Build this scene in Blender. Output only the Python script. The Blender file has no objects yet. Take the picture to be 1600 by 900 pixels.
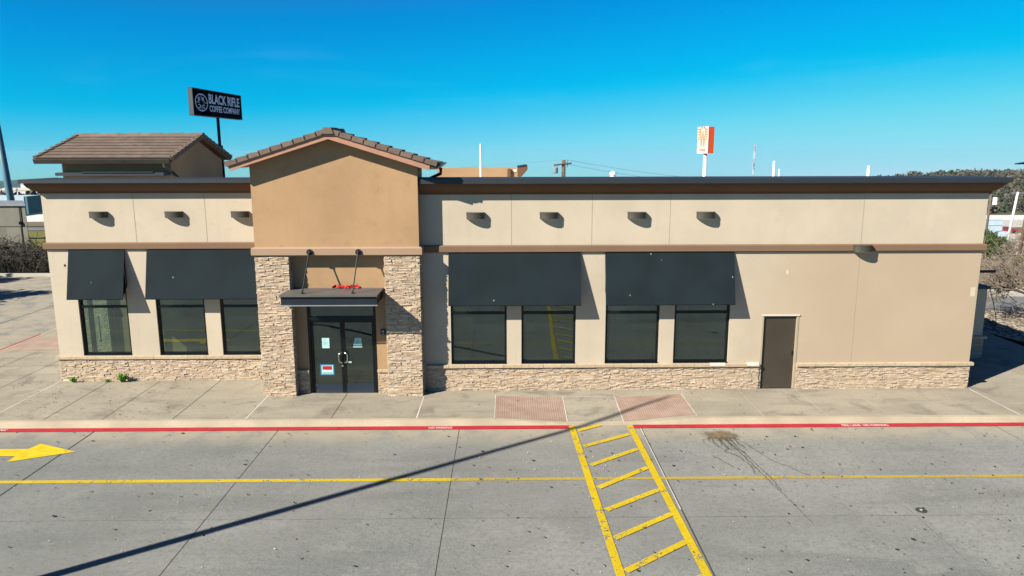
import bpy, math, random
from mathutils import Vector, Matrix
R = math.radians
SC = bpy.context.scene
COL = SC.collection

# ------------------------------------------------------------------ camera
cd = bpy.data.cameras.new('camera'); cam = bpy.data.objects.new('camera', cd); COL.objects.link(cam)
PITCH, YAW, ROLL = .183942, .0095120, -.00211785
F = Vector((math.sin(YAW)*math.cos(PITCH), math.cos(YAW)*math.cos(PITCH), -math.sin(PITCH)))
Rt = Vector((math.cos(YAW), -math.sin(YAW), 0)); U = Rt.cross(F)
R2 = math.cos(ROLL)*Rt + math.sin(ROLL)*U; U2 = -math.sin(ROLL)*Rt + math.cos(ROLL)*U
M = Matrix((R2, U2, -F)).transposed().to_4x4(); M.translation = Vector((0, -20.30, 6.794))
cam.matrix_world = M
cd.sensor_width = 36; cd.lens = 36*1136.84/1600; cd.clip_end = 20000; cd.clip_start = .1
SC.camera = cam

# ------------------------------------------------------------------ world, sun, exposure
SUN_ELEV, SUN_AZ = R(35.8), math.atan2(-.823, -.568)        # azimuth measured from +Y towards +X
w = bpy.data.worlds.new('World'); SC.world = w; w.use_nodes = True
wt = w.node_tree; wn = wt.nodes; bg = wn['Background']
sky = wn.new('ShaderNodeTexSky'); sky.sky_type = 'NISHITA'; sky.sun_disc = False
sky.sun_elevation = SUN_ELEV; sky.sun_rotation = SUN_AZ % (2*math.pi)
sky.air_density = 1.0; sky.dust_density = .25; sky.ozone_density = 2.6; sky.altitude = 200
# the true horizon stands above the far ground seen here: keep the sky model from going black below it
tc = wn.new('ShaderNodeTexCoord'); sx = wn.new('ShaderNodeSeparateXYZ'); cx = wn.new('ShaderNodeCombineXYZ')
ad = wn.new('ShaderNodeMath'); ad.operation = 'ADD'; ad.inputs[1].default_value = .045
mx = wn.new('ShaderNodeMath'); mx.operation = 'MAXIMUM'; mx.inputs[1].default_value = .004
wt.links.new(tc.outputs['Generated'], sx.inputs[0])
wt.links.new(sx.outputs[0], cx.inputs[0]); wt.links.new(sx.outputs[1], cx.inputs[1])
wt.links.new(sx.outputs[2], ad.inputs[0]); wt.links.new(ad.outputs[0], mx.inputs[0]); wt.links.new(mx.outputs[0], cx.inputs[2])
wt.links.new(cx.outputs[0], sky.inputs['Vector'])
# grade of the sky: deep saturated blue overhead, pale cyan at the horizon, as the photograph's camera rendered it in view; unseen curve ends are shaped to dim and warm the ambient light
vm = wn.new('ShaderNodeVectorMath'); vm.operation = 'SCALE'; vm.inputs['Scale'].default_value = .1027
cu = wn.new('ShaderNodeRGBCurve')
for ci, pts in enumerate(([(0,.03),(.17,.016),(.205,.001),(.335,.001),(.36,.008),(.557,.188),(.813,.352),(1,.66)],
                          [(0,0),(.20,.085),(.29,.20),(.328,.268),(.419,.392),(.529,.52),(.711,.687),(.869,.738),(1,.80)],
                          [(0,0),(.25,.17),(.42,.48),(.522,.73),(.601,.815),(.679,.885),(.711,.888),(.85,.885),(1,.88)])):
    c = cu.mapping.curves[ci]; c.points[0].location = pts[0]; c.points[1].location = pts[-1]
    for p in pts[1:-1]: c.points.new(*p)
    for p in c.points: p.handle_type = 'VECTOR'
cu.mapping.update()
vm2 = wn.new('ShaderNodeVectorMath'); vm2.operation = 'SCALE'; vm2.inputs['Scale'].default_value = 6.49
cm = wn.new('ShaderNodeMapping'); cm.inputs['Scale'].default_value = (2.2, 2.2, 13); cm.inputs['Rotation'].default_value = (0, .12, 0)
cn_ = wn.new('ShaderNodeTexNoise'); cn_.inputs['Scale'].default_value = 1.6; cn_.inputs['Detail'].default_value = 7; cn_.inputs['Roughness'].default_value = .6; cn_.inputs['Distortion'].default_value = .5
cr_ = wn.new('ShaderNodeMapRange'); cr_.interpolation_type = 'SMOOTHSTEP'; cr_.inputs['From Min'].default_value = .54; cr_.inputs['From Max'].default_value = .78; cr_.inputs['To Max'].default_value = .03
cw = wn.new('ShaderNodeMix'); cw.data_type = 'RGBA'; cw.inputs[7].default_value = (.62, .83, .90, 1)
wt.links.new(tc.outputs['Generated'], cm.inputs[0]); wt.links.new(cm.outputs[0], cn_.inputs['Vector']); wt.links.new(cn_.outputs[0], cr_.inputs['Value']); wt.links.new(cr_.outputs[0], cw.inputs[0])
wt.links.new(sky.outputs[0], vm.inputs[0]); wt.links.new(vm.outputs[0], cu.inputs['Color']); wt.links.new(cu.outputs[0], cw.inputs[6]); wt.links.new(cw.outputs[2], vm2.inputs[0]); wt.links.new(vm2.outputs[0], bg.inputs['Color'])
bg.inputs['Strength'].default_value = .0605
sl = bpy.data.lights.new('sun', 'SUN'); so = bpy.data.objects.new('sun', sl); COL.objects.link(so)
sl.energy = 5.0; sl.angle = R(.53); sl.color = (1, .93, .80)
sd = Vector((math.sin(SUN_AZ)*math.cos(SUN_ELEV), math.cos(SUN_AZ)*math.cos(SUN_ELEV), math.sin(SUN_ELEV)))
so.rotation_euler = sd.to_track_quat('Z', 'Y').to_euler(); so.location = sd*100
SC.view_settings.view_transform = 'Standard'; SC.view_settings.look = 'None'
SC.view_settings.exposure = 1.35; SC.view_settings.gamma = 1; SC.view_settings.use_curve_mapping = False

# ------------------------------------------------------------------ helpers
def tag(o, label=None, cat=None, group=None, kind=None):
    if label: o['label'] = label
    if cat: o['category'] = cat
    if group: o['group'] = group
    if kind: o['kind'] = kind
    return o
def thing(name, label, cat, loc=(0, 0, 0), rz=0, group=None):
    o = bpy.data.objects.new(name, None); COL.objects.link(o)
    o.location = loc; o.rotation_euler = (0, 0, rz); o.empty_display_size = .2
    return tag(o, label, cat, group)
class MB:
    def __init__(s): s.v = []; s.f = []
    def add(s, vs, fs):
        b = len(s.v); s.v += [tuple(v) for v in vs]; s.f += [tuple(b+i for i in f) for f in fs]; return s
    def box(s, x0, x1, y0, y1, z0, z1):
        return s.add([(x0,y0,z0),(x1,y0,z0),(x1,y1,z0),(x0,y1,z0),(x0,y0,z1),(x1,y0,z1),(x1,y1,z1),(x0,y1,z1)],
                     [(0,3,2,1),(4,5,6,7),(0,1,5,4),(1,2,6,5),(2,3,7,6),(3,0,4,7)])
    def hexa(s, p):                                # eight corners in box order
        return s.add(p, [(0,3,2,1),(4,5,6,7),(0,1,5,4),(1,2,6,5),(2,3,7,6),(3,0,4,7)])
    def poly(s, pts): return s.add(pts, [tuple(range(len(pts)))])
    def rect(s, x0, x1, y0, y1, z): return s.poly([(x0,y0,z),(x1,y0,z),(x1,y1,z),(x0,y1,z)])
    def prism_y(s, pts, y0, y1):                   # (x, z) outline extruded along y
        n = len(pts)
        return s.add([(x,y0,z) for x,z in pts]+[(x,y1,z) for x,z in pts],
                     [tuple(range(n)), tuple(range(2*n-1,n-1,-1))]+[(i,i+n,(i+1)%n+n,(i+1)%n) for i in range(n)])
    def prism_x(s, pts, x0, x1):                   # (y, z) outline extruded along x
        n = len(pts)
        return s.add([(x0,y,z) for y,z in pts]+[(x1,y,z) for y,z in pts],
                     [tuple(range(n-1,-1,-1)), tuple(range(n,2*n))]+[(i,(i+1)%n,(i+1)%n+n,i+n) for i in range(n)])
    def prism_z(s, pts, z0, z1):
        n = len(pts)
        return s.add([(x,y,z0) for x,y in pts]+[(x,y,z1) for x,y in pts],
                     [tuple(range(n-1,-1,-1)), tuple(range(n,2*n))]+[(i,(i+1)%n,(i+1)%n+n,i+n) for i in range(n)])
    def tube(s, pts, rs, n=6, cap=True):
        pts = [Vector(p) for p in pts]
        if not hasattr(rs, '__len__'): rs = [rs]*len(pts)
        b = len(s.v); ref = None
        for i, p in enumerate(pts):
            d = (pts[min(i+1, len(pts)-1)]-pts[max(i-1, 0)])
            if d.length < 1e-9: d = Vector((0,0,1))
            d.normalize()
            if ref is None: ref = Vector((0,0,1)) if abs(d.z) < .9 else Vector((1,0,0))
            a = ref-d*ref.dot(d)
            if a.length < 1e-4: a = d.orthogonal()
            a.normalize(); c = d.cross(a); ref = a
            for k in range(n):
                t = 2*math.pi*k/n
                s.v.append(tuple(p+(a*math.cos(t)+c*math.sin(t))*rs[i]))
        for i in range(len(pts)-1):
            for k in range(n):
                s.f.append((b+i*n+k, b+i*n+(k+1)%n, b+(i+1)*n+(k+1)%n, b+(i+1)*n+k))
        if cap:
            s.f.append(tuple(b+k for k in range(n-1,-1,-1))); e = b+(len(pts)-1)*n
            s.f.append(tuple(e+k for k in range(n)))
        return s
    def dome(s, c, rx, ry, rz, n=12, m=6, full=False):
        b = len(s.v); lo = -m if full else 0
        rows = list(range(lo, m+1))
        for i in rows:
            a = i/m*math.pi/2
            for k in range(n):
                t = 2*math.pi*k/n
                s.v.append((c[0]+rx*math.cos(a)*math.cos(t), c[1]+ry*math.cos(a)*math.sin(t), c[2]+rz*math.sin(a)))
        for i in range(len(rows)-1):
            for k in range(n):
                s.f.append((b+i*n+k, b+i*n+(k+1)%n, b+(i+1)*n+(k+1)%n, b+(i+1)*n+k))
        return s
    def build(s, name, m, parent=None, smooth=False, local=False):
        me = bpy.data.meshes.new(name)
        v = s.v
        if parent is not None and not local:
            r = parent
            while r.parent: r = r.parent
            ox, oy, oz = r.location
            v = [(a-ox, b-oy, c-oz) for a, b, c in v]
        me.from_pydata(v, [], s.f); me.update()
        if m: me.materials.append(m)
        if smooth:
            for p in me.polygons: p.use_smooth = True
        o = bpy.data.objects.new(name, me); COL.objects.link(o)
        if parent is not None: o.parent = parent
        return o
def sweep(mb, path, prof):
    """profile [(out, z)] swept along a plan path; 'out' is to the right of the walking direction; mitred corners."""
    n = len(path); m = len(prof); b = len(mb.v); P = [Vector(p) for p in path]
    for i in range(n):
        d1 = (P[i]-P[i-1]).normalized() if i else (P[1]-P[0]).normalized()
        d2 = (P[i+1]-P[i]).normalized() if i < n-1 else d1
        n1 = Vector((d1.y, -d1.x)); n2 = Vector((d2.y, -d2.x))
        k = (n1+n2); k = k/k.dot(n1) if k.length > 1e-6 else n1
        for o, z in prof: mb.v.append((P[i].x+k.x*o, P[i].y+k.y*o, z))
    for i in range(n-1):
        for j in range(m):
            mb.f.append((b+i*m+j, b+(i+1)*m+j, b+(i+1)*m+(j+1)%m, b+i*m+(j+1)%m))
    mb.f.append(tuple(b+j for j in range(m))); mb.f.append(tuple(b+(n-1)*m+j for j in range(m-1,-1,-1)))
    return mb
def wall_open(mb, x0, x1, z0, z1, y0, y1, holes):
    """wall slab with rectangular holes, built as piers and spandrels"""
    xs = sorted({x0, x1, *[h[0] for h in holes], *[h[1] for h in holes]})
    for a, c in zip(xs[:-1], xs[1:]):
        hz = sorted([(h[2], h[3]) for h in holes if h[0] <= a+1e-6 and h[1] >= c-1e-6])
        z = z0
        for p, q in hz:
            if p > z+1e-6: mb.box(a, c, y0, y1, z, p)
            z = q
        if z < z1-1e-6: mb.box(a, c, y0, y1, z, z1)
    return mb

# ------------------------------------------------------------------ materials
def new_mat(name):
    m = bpy.data.materials.new(name); m.use_nodes = True
    return m, m.node_tree, m.node_tree.nodes, m.node_tree.links, m.node_tree.nodes['Principled BSDF']
KA = .72                # all base colours are written for exposure .75 and scaled once here
class G:
    """small node-graph helper"""
    def __init__(s, name):
        s.m, s.t, s.n, s.l, s.b = new_mat(name)
        s.tc = s.n.new('ShaderNodeTexCoord'); s.co = s.tc.outputs['Object']
    def map(s, scale=(1,1,1), rot=(0,0,0), loc=(0,0,0)):
        n = s.n.new('ShaderNodeMapping'); n.inputs['Scale'].default_value = scale; n.inputs['Rotation'].default_value = rot
        n.inputs['Location'].default_value = loc
        s.l.new(s.co, n.inputs['Vector']); return n.outputs[0]
    def noise(s, scale, detail=4, rough=.55, co=None, dist=0):
        n = s.n.new('ShaderNodeTexNoise'); n.inputs['Scale'].default_value = scale; n.inputs['Detail'].default_value = detail
        n.inputs['Roughness'].default_value = rough; n.inputs['Distortion'].default_value = dist
        s.l.new(co or s.co, n.inputs['Vector']); return n.outputs[0]
    def vor(s, scale, co=None, feature='F1', rnd=1):
        n = s.n.new('ShaderNodeTexVoronoi'); n.feature = feature; n.inputs['Scale'].default_value = scale
        n.inputs['Randomness'].default_value = rnd
        s.l.new(co or s.co, n.inputs['Vector']); return n
    def ramp(s, fac, a, b, va=0., vb=1.):
        n = s.n.new('ShaderNodeMapRange'); n.interpolation_type = 'SMOOTHSTEP'
        n.inputs['From Min'].default_value = a; n.inputs['From Max'].default_value = b
        n.inputs['To Min'].default_value = va; n.inputs['To Max'].default_value = vb
        s.l.new(fac, n.inputs['Value']); return n.outputs[0]
    def mix(s, fac, a, b, blend='MIX'):
        n = s.n.new('ShaderNodeMix'); n.data_type = 'RGBA'; n.blend_type = blend
        for k, x in ((0, fac), (6, a), (7, b)):
            if isinstance(x, (int, float)): n.inputs[k].default_value = x
            elif isinstance(x, tuple): n.inputs[k].default_value = (*(x if blend == 'MULTIPLY' else tuple(q*KA for q in x)), 1)
            else: s.l.new(x, n.inputs[k])
        return n.outputs[2]
    def math(s, op, a, b=0.):
        n = s.n.new('ShaderNodeMath'); n.operation = op
        for k, x in ((0, a), (1, b)):
            if isinstance(x, (int, float)): n.inputs[k].default_value = x
            else: s.l.new(x, n.inputs[k])
        return n.outputs[0]
    def xyz(s, co=None):
        n = s.n.new('ShaderNodeSeparateXYZ'); s.l.new(co or s.co, n.inputs[0]); return n.outputs
    def island(s):
        n = s.n.new('ShaderNodeNewGeometry'); return n.outputs['Random Per Island']
    def bump(s, h, strength=.3, dist=.02):
        n = s.n.new('ShaderNodeBump'); n.inputs['Strength'].default_value = strength; n.inputs['Distance'].default_value = dist
        s.l.new(h, n.inputs['Height']); s.l.new(n.outputs[0], s.b.inputs['Normal'])
    def done(s, col=None, rough=.8, metal=0., spec=.5):
        if col is not None:
            if isinstance(col, tuple): s.b.inputs['Base Color'].default_value = (*(q*KA for q in col), 1)
            else: s.l.new(col, s.b.inputs['Base Color'])
        if isinstance(rough, (int, float)): s.b.inputs['Roughness'].default_value = rough
        else: s.l.new(rough, s.b.inputs['Roughness'])
        s.b.inputs['Metallic'].default_value = metal; s.b.inputs['Specular IOR Level'].default_value = spec
        return s.m
    def alpha(s, a):
        s.l.new(a, s.b.inputs['Alpha'])
def c3(c, k): return tuple(x*k for x in c)
def mottled(name, col, rough=.8, var=.15, scale=1.2, fine=25, bump=.0, metal=0., spec=.4, tint=None):
    g = G(name); n1 = g.noise(scale, 5); n2 = g.noise(fine, 3)
    c = g.mix(g.ramp(n1, .3, .7), c3(col, 1-var), tint or c3(col, 1+var))
    c = g.mix(g.ramp(n2, .3, .75), c, c3(col, 1-var*.8)) if var else c
    f = g.n.new('ShaderNodeMix'); f.data_type = 'RGBA'; f.inputs[0].default_value = .5
    g.l.new(g.mix(g.ramp(n1, .3, .7), c3(col, 1-var), tint or c3(col, 1+var)), f.inputs[6]); g.l.new(c, f.inputs[7])
    if bump: g.bump(n2, bump, .01)
    return g.done(f.outputs[2], rough, metal, spec)
def stucco(name, col, stain=.12, warm=None):
    g = G(name)
    n1 = g.noise(.55, 6, .6); n2 = g.noise(3.2, 5, .65); n3 = g.noise(90, 2)
    drip = g.noise(1.0, 5, .6, g.map((5.5, 5.5, .35)))
    c = g.mix(g.ramp(n1, .3, .7), c3(col, 1-stain), c3(col, 1+stain*.4))
    c = g.mix(g.math('MULTIPLY', g.ramp(n2, .56, .72), .35), c, c3(col, 1-stain*2.2))
    c = g.mix(g.math('MULTIPLY', g.ramp(drip, .55, .75), .22), c, c3(col, .72))
    if warm:
        x, y, z = g.xyz()
        f = g.math('MULTIPLY', g.ramp(x, warm[1], warm[2]), g.ramp(z, 4.15, 4.1))
        c = g.mix(f, c, g.mix(g.ramp(n1, .3, .7), c3(warm[0], .94), warm[0]))
    g.bump(n3, .25, .004)
    return g.done(c, .9, 0, .25)
MAT = {}
MAT['cream'] = stucco('cream_stucco', (.535, .455, .350), .09, ((.455, .355, .252), 5.5, 9.5))
MAT['tan'] = stucco('tan_stucco', (.425, .268, .145), .15)
MAT['pinkband'] = stucco('pink_brown_trim', (.37, .25, .17), .08)
MAT['brownband'] = stucco('brown_trim', (.205, .125, .078), .08)
MAT['cornice'] = stucco('brown_cornice', (.16, .085, .045), .08)
MAT['fascia'] = mottled('salmon_fascia', (.42, .215, .135), .7, .08, 2, 30)
MAT['coping'] = mottled('charcoal_coping', (.021, .027, .036), .55, .12, .7, 12, metal=.0, spec=.4)
MAT['joint'] = mottled('dark_joint', (.37, .305, .22), .9, .1)
MAT['black'] = mottled('black_aluminium', (.006, .008, .010), .3, .2, 3, 40, spec=.25)
MAT['blackrod'] = mottled('black_steel', (.010, .010, .011), .45, .2, 5, 40)
MAT['bronze'] = mottled('bronze_metal', (.060, .054, .042), .5, .15, 5, 30, metal=.1)
MAT['servicedoor'] = mottled('brown_painted_door', (.052, .041, .028), .5, .12, 1.5, 30)
MAT['whitetrim'] = mottled('white_trim', (.70, .66, .58), .6, .08)
MAT['steel'] = mottled('brushed_steel', (.70, .70, .70), .3, .05, metal=1.)
MAT['capstone'] = None
def mk_awning():
    g = G('charcoal_awning_fabric')
    n1 = g.noise(.8, 5); n2 = g.noise(120, 2)
    col = (.0110, .0185, .0230)
    c = g.mix(g.ramp(n1, .3, .7), c3(col, .85), c3(col, 1.2))
    v = g.vor(3.4, g.map((1, .6, .7))); sep = g.n.new('ShaderNodeSeparateColor'); g.l.new(v.outputs['Color'], sep.inputs[0])
    dot = g.math('MULTIPLY', g.ramp(v.outputs['Distance'], .075, .04), g.ramp(sep.outputs[0], .60, .62))
    c = g.mix(g.math('MULTIPLY', dot, .6), c, (.42, .43, .42))
    g.bump(n2, .15, .003)
    return g.done(c, .85, 0, .12)
MAT['awning'] = mk_awning()
def mk_stone():
    g = G('stacked_ledge_stone'); r = g.island(); n = g.noise(9, 5, .65); n2 = g.noise(60, 3)
    cr = g.n.new('ShaderNodeValToRGB'); cr.color_ramp.interpolation = 'LINEAR'
    els = [(0, (.43,.33,.24)), (.2, (.52,.415,.30)), (.4, (.48,.36,.255)), (.55, (.55,.45,.34)), (.7, (.47,.375,.29)), (.85, (.53,.395,.265)), (1, (.41,.32,.25))]
    e = cr.color_ramp.elements; els = [(p, tuple(q*KA*1.10 for q in c)) for p, c in els]; e[0].position, e[0].color = 0, (*els[0][1], 1); e[1].position, e[1].color = 1, (*els[-1][1], 1)
    for p, c in els[1:-1]:
        k = e.new(p); k.color = (*c, 1)
    g.l.new(r, cr.inputs[0])
    c = g.mix(g.ramp(n, .35, .7), g.mix(1., cr.outputs[0], (.80,.79,.78), 'MULTIPLY'), cr.outputs[0])
    g.bump(n2, .5, .012)
    return g.done(c, .9, 0, .2)
MAT['stone'] = mk_stone()
MAT['stoneback'] = mottled('mortar', (.33, .26, .185), .95, .15)
def mk_cap():
    g = G('sill_cap_stone'); r = g.island(); n = g.noise(14, 4)
    c = g.mix(r, (.46,.36,.245), (.54,.43,.30)); c = g.mix(g.ramp(n, .4, .7), c, (.40,.31,.21))
    g.bump(n, .3, .01); return g.done(c, .85, 0, .2)
MAT['capstone'] = mk_cap()
def mk_tile():
    g = G('brown_roof_tile'); r = g.island(); n = g.noise(7, 5)
    c = g.mix(r, (.150,.108,.084), (.195,.145,.115)); c = g.mix(g.ramp(n, .45, .8), c, (.125,.088,.068))
    g.bump(g.noise(50, 2), .3, .01); return g.done(c, .85, 0, .25)
MAT['tile'] = mk_tile()
def mk_glass(name, tint, refl):
    m = bpy.data.materials.new(name); m.use_nodes = True; t = m.node_tree; n = t.nodes; n.clear()
    out = n.new('ShaderNodeOutputMaterial'); tr = n.new('ShaderNodeBsdfTransparent'); gl = n.new('ShaderNodeBsdfGlossy')
    tr.inputs[0].default_value = (*tint, 1); gl.inputs['Roughness'].default_value = .0; gl.inputs[0].default_value = (.74, .93, .90, 1)
    fr = n.new('ShaderNodeFresnel'); fr.inputs[0].default_value = 1.5
    ma = n.new('ShaderNodeMath'); ma.operation = 'MULTIPLY_ADD'; ma.inputs[1].default_value = .9; ma.inputs[2].default_value = refl
    mx = n.new('ShaderNodeMixShader')
    # slight waviness of the panes
    tcn = n.new('ShaderNodeTexCoord'); no = n.new('ShaderNodeTexNoise'); no.inputs['Scale'].default_value = .9; no.inputs['Detail'].default_value = 1
    bu = n.new('ShaderNodeBump'); bu.inputs['Strength'].default_value = .10; bu.inputs['Distance'].default_value = .03
    t.links.new(tcn.outputs['Object'], no.inputs['Vector']); t.links.new(no.outputs[0], bu.inputs['Height']); t.links.new(bu.outputs[0], gl.inputs['Normal'])
    dst = n.new('ShaderNodeBsdfDiffuse'); dst.inputs[0].default_value = (.40, .47, .43, 1); dm_ = n.new('ShaderNodeMixShader'); dm_.inputs[0].default_value = .014    # film of dust
    t.links.new(tr.outputs[0], dm_.inputs[1]); t.links.new(dst.outputs[0], dm_.inputs[2])
    t.links.new(fr.outputs[0], ma.inputs[0]); t.links.new(ma.outputs[0], mx.inputs[0])
    t.links.new(dm_.outputs[0], mx.inputs[1]); t.links.new(gl.outputs[0], mx.inputs[2]); t.links.new(mx.outputs[0], out.inputs[0])
    return m
MAT['glass'] = mk_glass('tinted_window_glass', (.40, .52, .48), .105)
MAT['doorglass'] = mk_glass('dark_door_glass', (.26, .36, .34), .075)
MAT['carglass'] = mk_glass('vehicle_glass', (.10, .12, .14), .10)
def mk_lot():
    g = G('worn_concrete_paving')
    x, y, z = g.xyz()
    n1 = g.noise(.22, 6, .6); n2 = g.noise(1.5, 6, .65); n3 = g.noise(17, 4, .75); st = g.noise(1., 6, .62, g.map((.22, 1.3, 1)))
    big = g.noise(.09, 3)
    n4 = g.noise(7, 6, .75); n5 = g.noise(33, 3, .7)
    c = g.mix(g.ramp(n1, .32, .68), (.178, .186, .179), (.272, .276, .262))
    c = g.mix(g.math('MULTIPLY', g.ramp(st, .48, .70), .55), c, (.118, .124, .122))
    c = g.mix(g.math('MULTIPLY', g.ramp(n2, .55, .70), .55), c, (.30, .298, .278))
    c = g.mix(g.math('MULTIPLY', g.ramp(n4, .50, .72), .45), c, (.112, .116, .112))
    c = g.mix(g.math('MULTIPLY', g.ramp(n4, .46, .30), .40), c, (.31, .305, .28))
    c = g.mix(g.math('MULTIPLY', g.ramp(n3, .46, .66), .60), c, (.098, .104, .101))
    c = g.mix(g.math('MULTIPLY', g.ramp(n5, .52, .68), .5), c, (.37, .38, .36))
    c = g.mix(g.math('MULTIPLY', g.ramp(big, .45, .65), .30), c, (.235, .225, .20))
    # every slab has weathered to its own tone; the paving also turns darker towards the left
    wnz = g.n.new('ShaderNodeTexWhiteNoise'); wnz.noise_dimensions = '2D'
    cmb = g.n.new('ShaderNodeCombineXYZ'); g.l.new(g.math('FLOOR', g.math('DIVIDE', g.math('ADD', x, 5.8), 4.625)), cmb.inputs[0]); g.l.new(g.math('FLOOR', g.math('DIVIDE', g.math('ADD', y, 7.27), 4.83)), cmb.inputs[1])
    g.l.new(cmb.outputs[0], wnz.inputs['Vector'])
    c = g.mix(g.math('MULTIPLY', wnz.outputs['Value'], .22), c, (.15, .156, .15))
    c = g.mix(g.math('MULTIPLY', g.ramp(g.math('ADD', x, g.math('MULTIPLY', g.math('SUBTRACT', n1, .5), 6.)), -1., -9.), .34), c, (.140, .149, .143))
    # buff dust along the gutter
    gut = g.math('MULTIPLY', g.ramp(y, -4.0, -2.75), g.ramp(n2, .25, .6))
    c = g.mix(g.math('MULTIPLY', gut, .8), c, (.36, .315, .235))
    # gum spots and pale flecks
    def dots(scale, d0, thr, col, fac, seed):
        nonlocal c
        v = g.vor(scale, g.map((1, 1, 0), loc=(seed, seed*.7, 0))); sep = g.n.new('ShaderNodeSeparateColor'); g.l.new(v.outputs['Color'], sep.inputs[0])
        wob = g.math('ADD', v.outputs['Distance'], g.math('MULTIPLY', g.math('SUBTRACT', g.noise(22, 2), .5), d0*1.2))
        msk = g.math('MULTIPLY', g.ramp(wob, d0, d0*.6), g.ramp(sep.outputs[0], thr, thr+.02))
        c = g.mix(g.math('MULTIPLY', msk, fac), c, col)
    dots(.9, .044, .35, (.022, .022, .024), 1., 3)
    dots(1.7, .046, .45, (.03, .03, .031), .95, 23)
    dots(3.1, .055, .5, (.045, .045, .045), .85, 11)
    dots(3.3, .04, .80, (.50, .51, .49), .6, 7)
    dots(9., .10, .86, (.06, .06, .058), .7, 17)
    g.bump(n3, .25, .006)
    return g.done(c, .9, 0, .25)
MAT['lot'] = mk_lot()
def mk_walk():
    g = G('buff_sidewalk_concrete')
    n1 = g.noise(.35, 6, .62); n2 = g.noise(1.1, 6, .62, g.map((1, 1, 1), loc=(5, 9, 0)), .6); n3 = g.noise(18, 4, .75); n4 = g.noise(2.6, 4)
    c = g.mix(g.ramp(n1, .33, .67), (.285, .252, .198), (.350, .312, .245))
    c = g.mix(g.math('MULTIPLY', g.ramp(n2, .50, .68), .75), c, (.175, .157, .128)); st2 = g.noise(1., 6, .65, g.map((.3, 1.6, 1), loc=(3, 1, 0))); c = g.mix(g.math('MULTIPLY', g.ramp(st2, .50, .68), .5), c, (.190, .170, .138)); c = g.mix(g.math('MULTIPLY', g.ramp(st2, .46, .30), .5), c, (.40, .365, .285))
    c = g.mix(g.math('MULTIPLY', g.ramp(n2, .42, .30), .35), c, (.33, .305, .245))
    c = g.mix(g.math('MULTIPLY', g.ramp(n3, .48, .68), .4), c, (.145, .13, .10))
    c = g.mix(g.math('MULTIPLY', g.ramp(n4, .68, .76), .4), c, (.28, .165, .07))
    v = g.vor(1.6, g.map((1, 1, 0), loc=(2, 4, 0))); sep = g.n.new('ShaderNodeSeparateColor'); g.l.new(v.outputs['Color'], sep.inputs[0])
    c = g.mix(g.math('MULTIPLY', g.math('MULTIPLY', g.ramp(v.outputs['Distance'], .055, .03), g.ramp(sep.outputs[0], .6, .62)), .8), c, (.06, .05, .04))
    g.bump(n3, .25, .006)
    return g.done(c, .9, 0, .25)
MAT['walk'] = mk_walk()
MAT['kerb'] = mottled('kerb_concrete', (.385, .325, .235), .9, .16, .9, 20, .2)
def paint(name, col, wear, scale=5, base=.92):
    g = G(name); n1 = g.noise(scale, 6, .7); n2 = g.noise(.6, 3); n3 = g.noise(20, 4, .75)
    c = g.mix(g.ramp(n1, .35, .7), c3(col, .82), c3(col, 1.08))
    s = g.math('ADD', g.math('MULTIPLY', n1, .5), g.math('ADD', g.math('MULTIPLY', n3, .30), g.math('MULTIPLY', n2, .2)))
    g.alpha(g.math('MULTIPLY', g.ramp(s, wear+.07, wear-.02), base))
    return g.done(c, .75, 0, .3)
MAT['yellow'] = paint('worn_yellow_paint', (.64, .46, .006), .545)
MAT['yellowfaded'] = paint('faded_yellow_paint', (.52, .38, .05), .53, 7, .80)
MAT['arrowpaint'] = paint('yellow_arrow_paint', (.70, .50, .006), .62, 5, .97)
MAT['red'] = paint('red_kerb_paint', (.46, .018, .032), .62, 4, .96)
MAT['whitepaint'] = paint('white_stencil_paint', (.80, .72, .70), .60, 12)
MAT['jointdark'] = mottled('joint_sealant', (.045, .044, .041), .9, .2)
def mk_faint():
    g = G('weathered_joint'); n = g.noise(3.5, 4, .7); g.alpha(g.ramp(n, .35, .7, .15, .75)); return g.done((.06, .06, .055), .9, 0, .2)
MAT['jointfaint'] = mk_faint()
MAT['jointpale'] = mottled('pale_joint_sealant', (.55, .53, .47), .8, .2)
MAT['jointpaler'] = mottled('faded_pale_joint', (.42, .385, .31), .8, .2)
def mk_tactile():
    g = G('brick_red_tactile_paving'); n = g.noise(2, 5); n2 = g.noise(30, 3)
    x, y, z = g.xyz()
    wv = g.math('SINE', g.math('MULTIPLY', x, 2*math.pi/.06))
    wy = g.math('SINE', g.math('MULTIPLY', y, 2*math.pi/.075))
    c = g.mix(g.ramp(n, .3, .7), (.30, .205, .16), (.38, .275, .22))
    c = g.mix(g.math('MULTIPLY', g.ramp(wv, .1, -.8), .28), c, (.22, .145, .115))
    c = g.mix(g.math('MULTIPLY', g.ramp(n2, .5, .8), .4), c, (.27, .19, .145))
    g.bump(wv, .3, .006)
    return g.done(c, .9, 0, .2)
MAT['tactile'] = mk_tactile()
def mk_stain(name, col, a):
    g = G(name); n = g.noise(7, 5, .7)
    g.alpha(g.ramp(n, .25, .6, a*.5, a)); return g.done(col, .8, 0, .3)
MAT['stain'] = mk_stain('dried_spill', (.085, .075, .05), .48)
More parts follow.
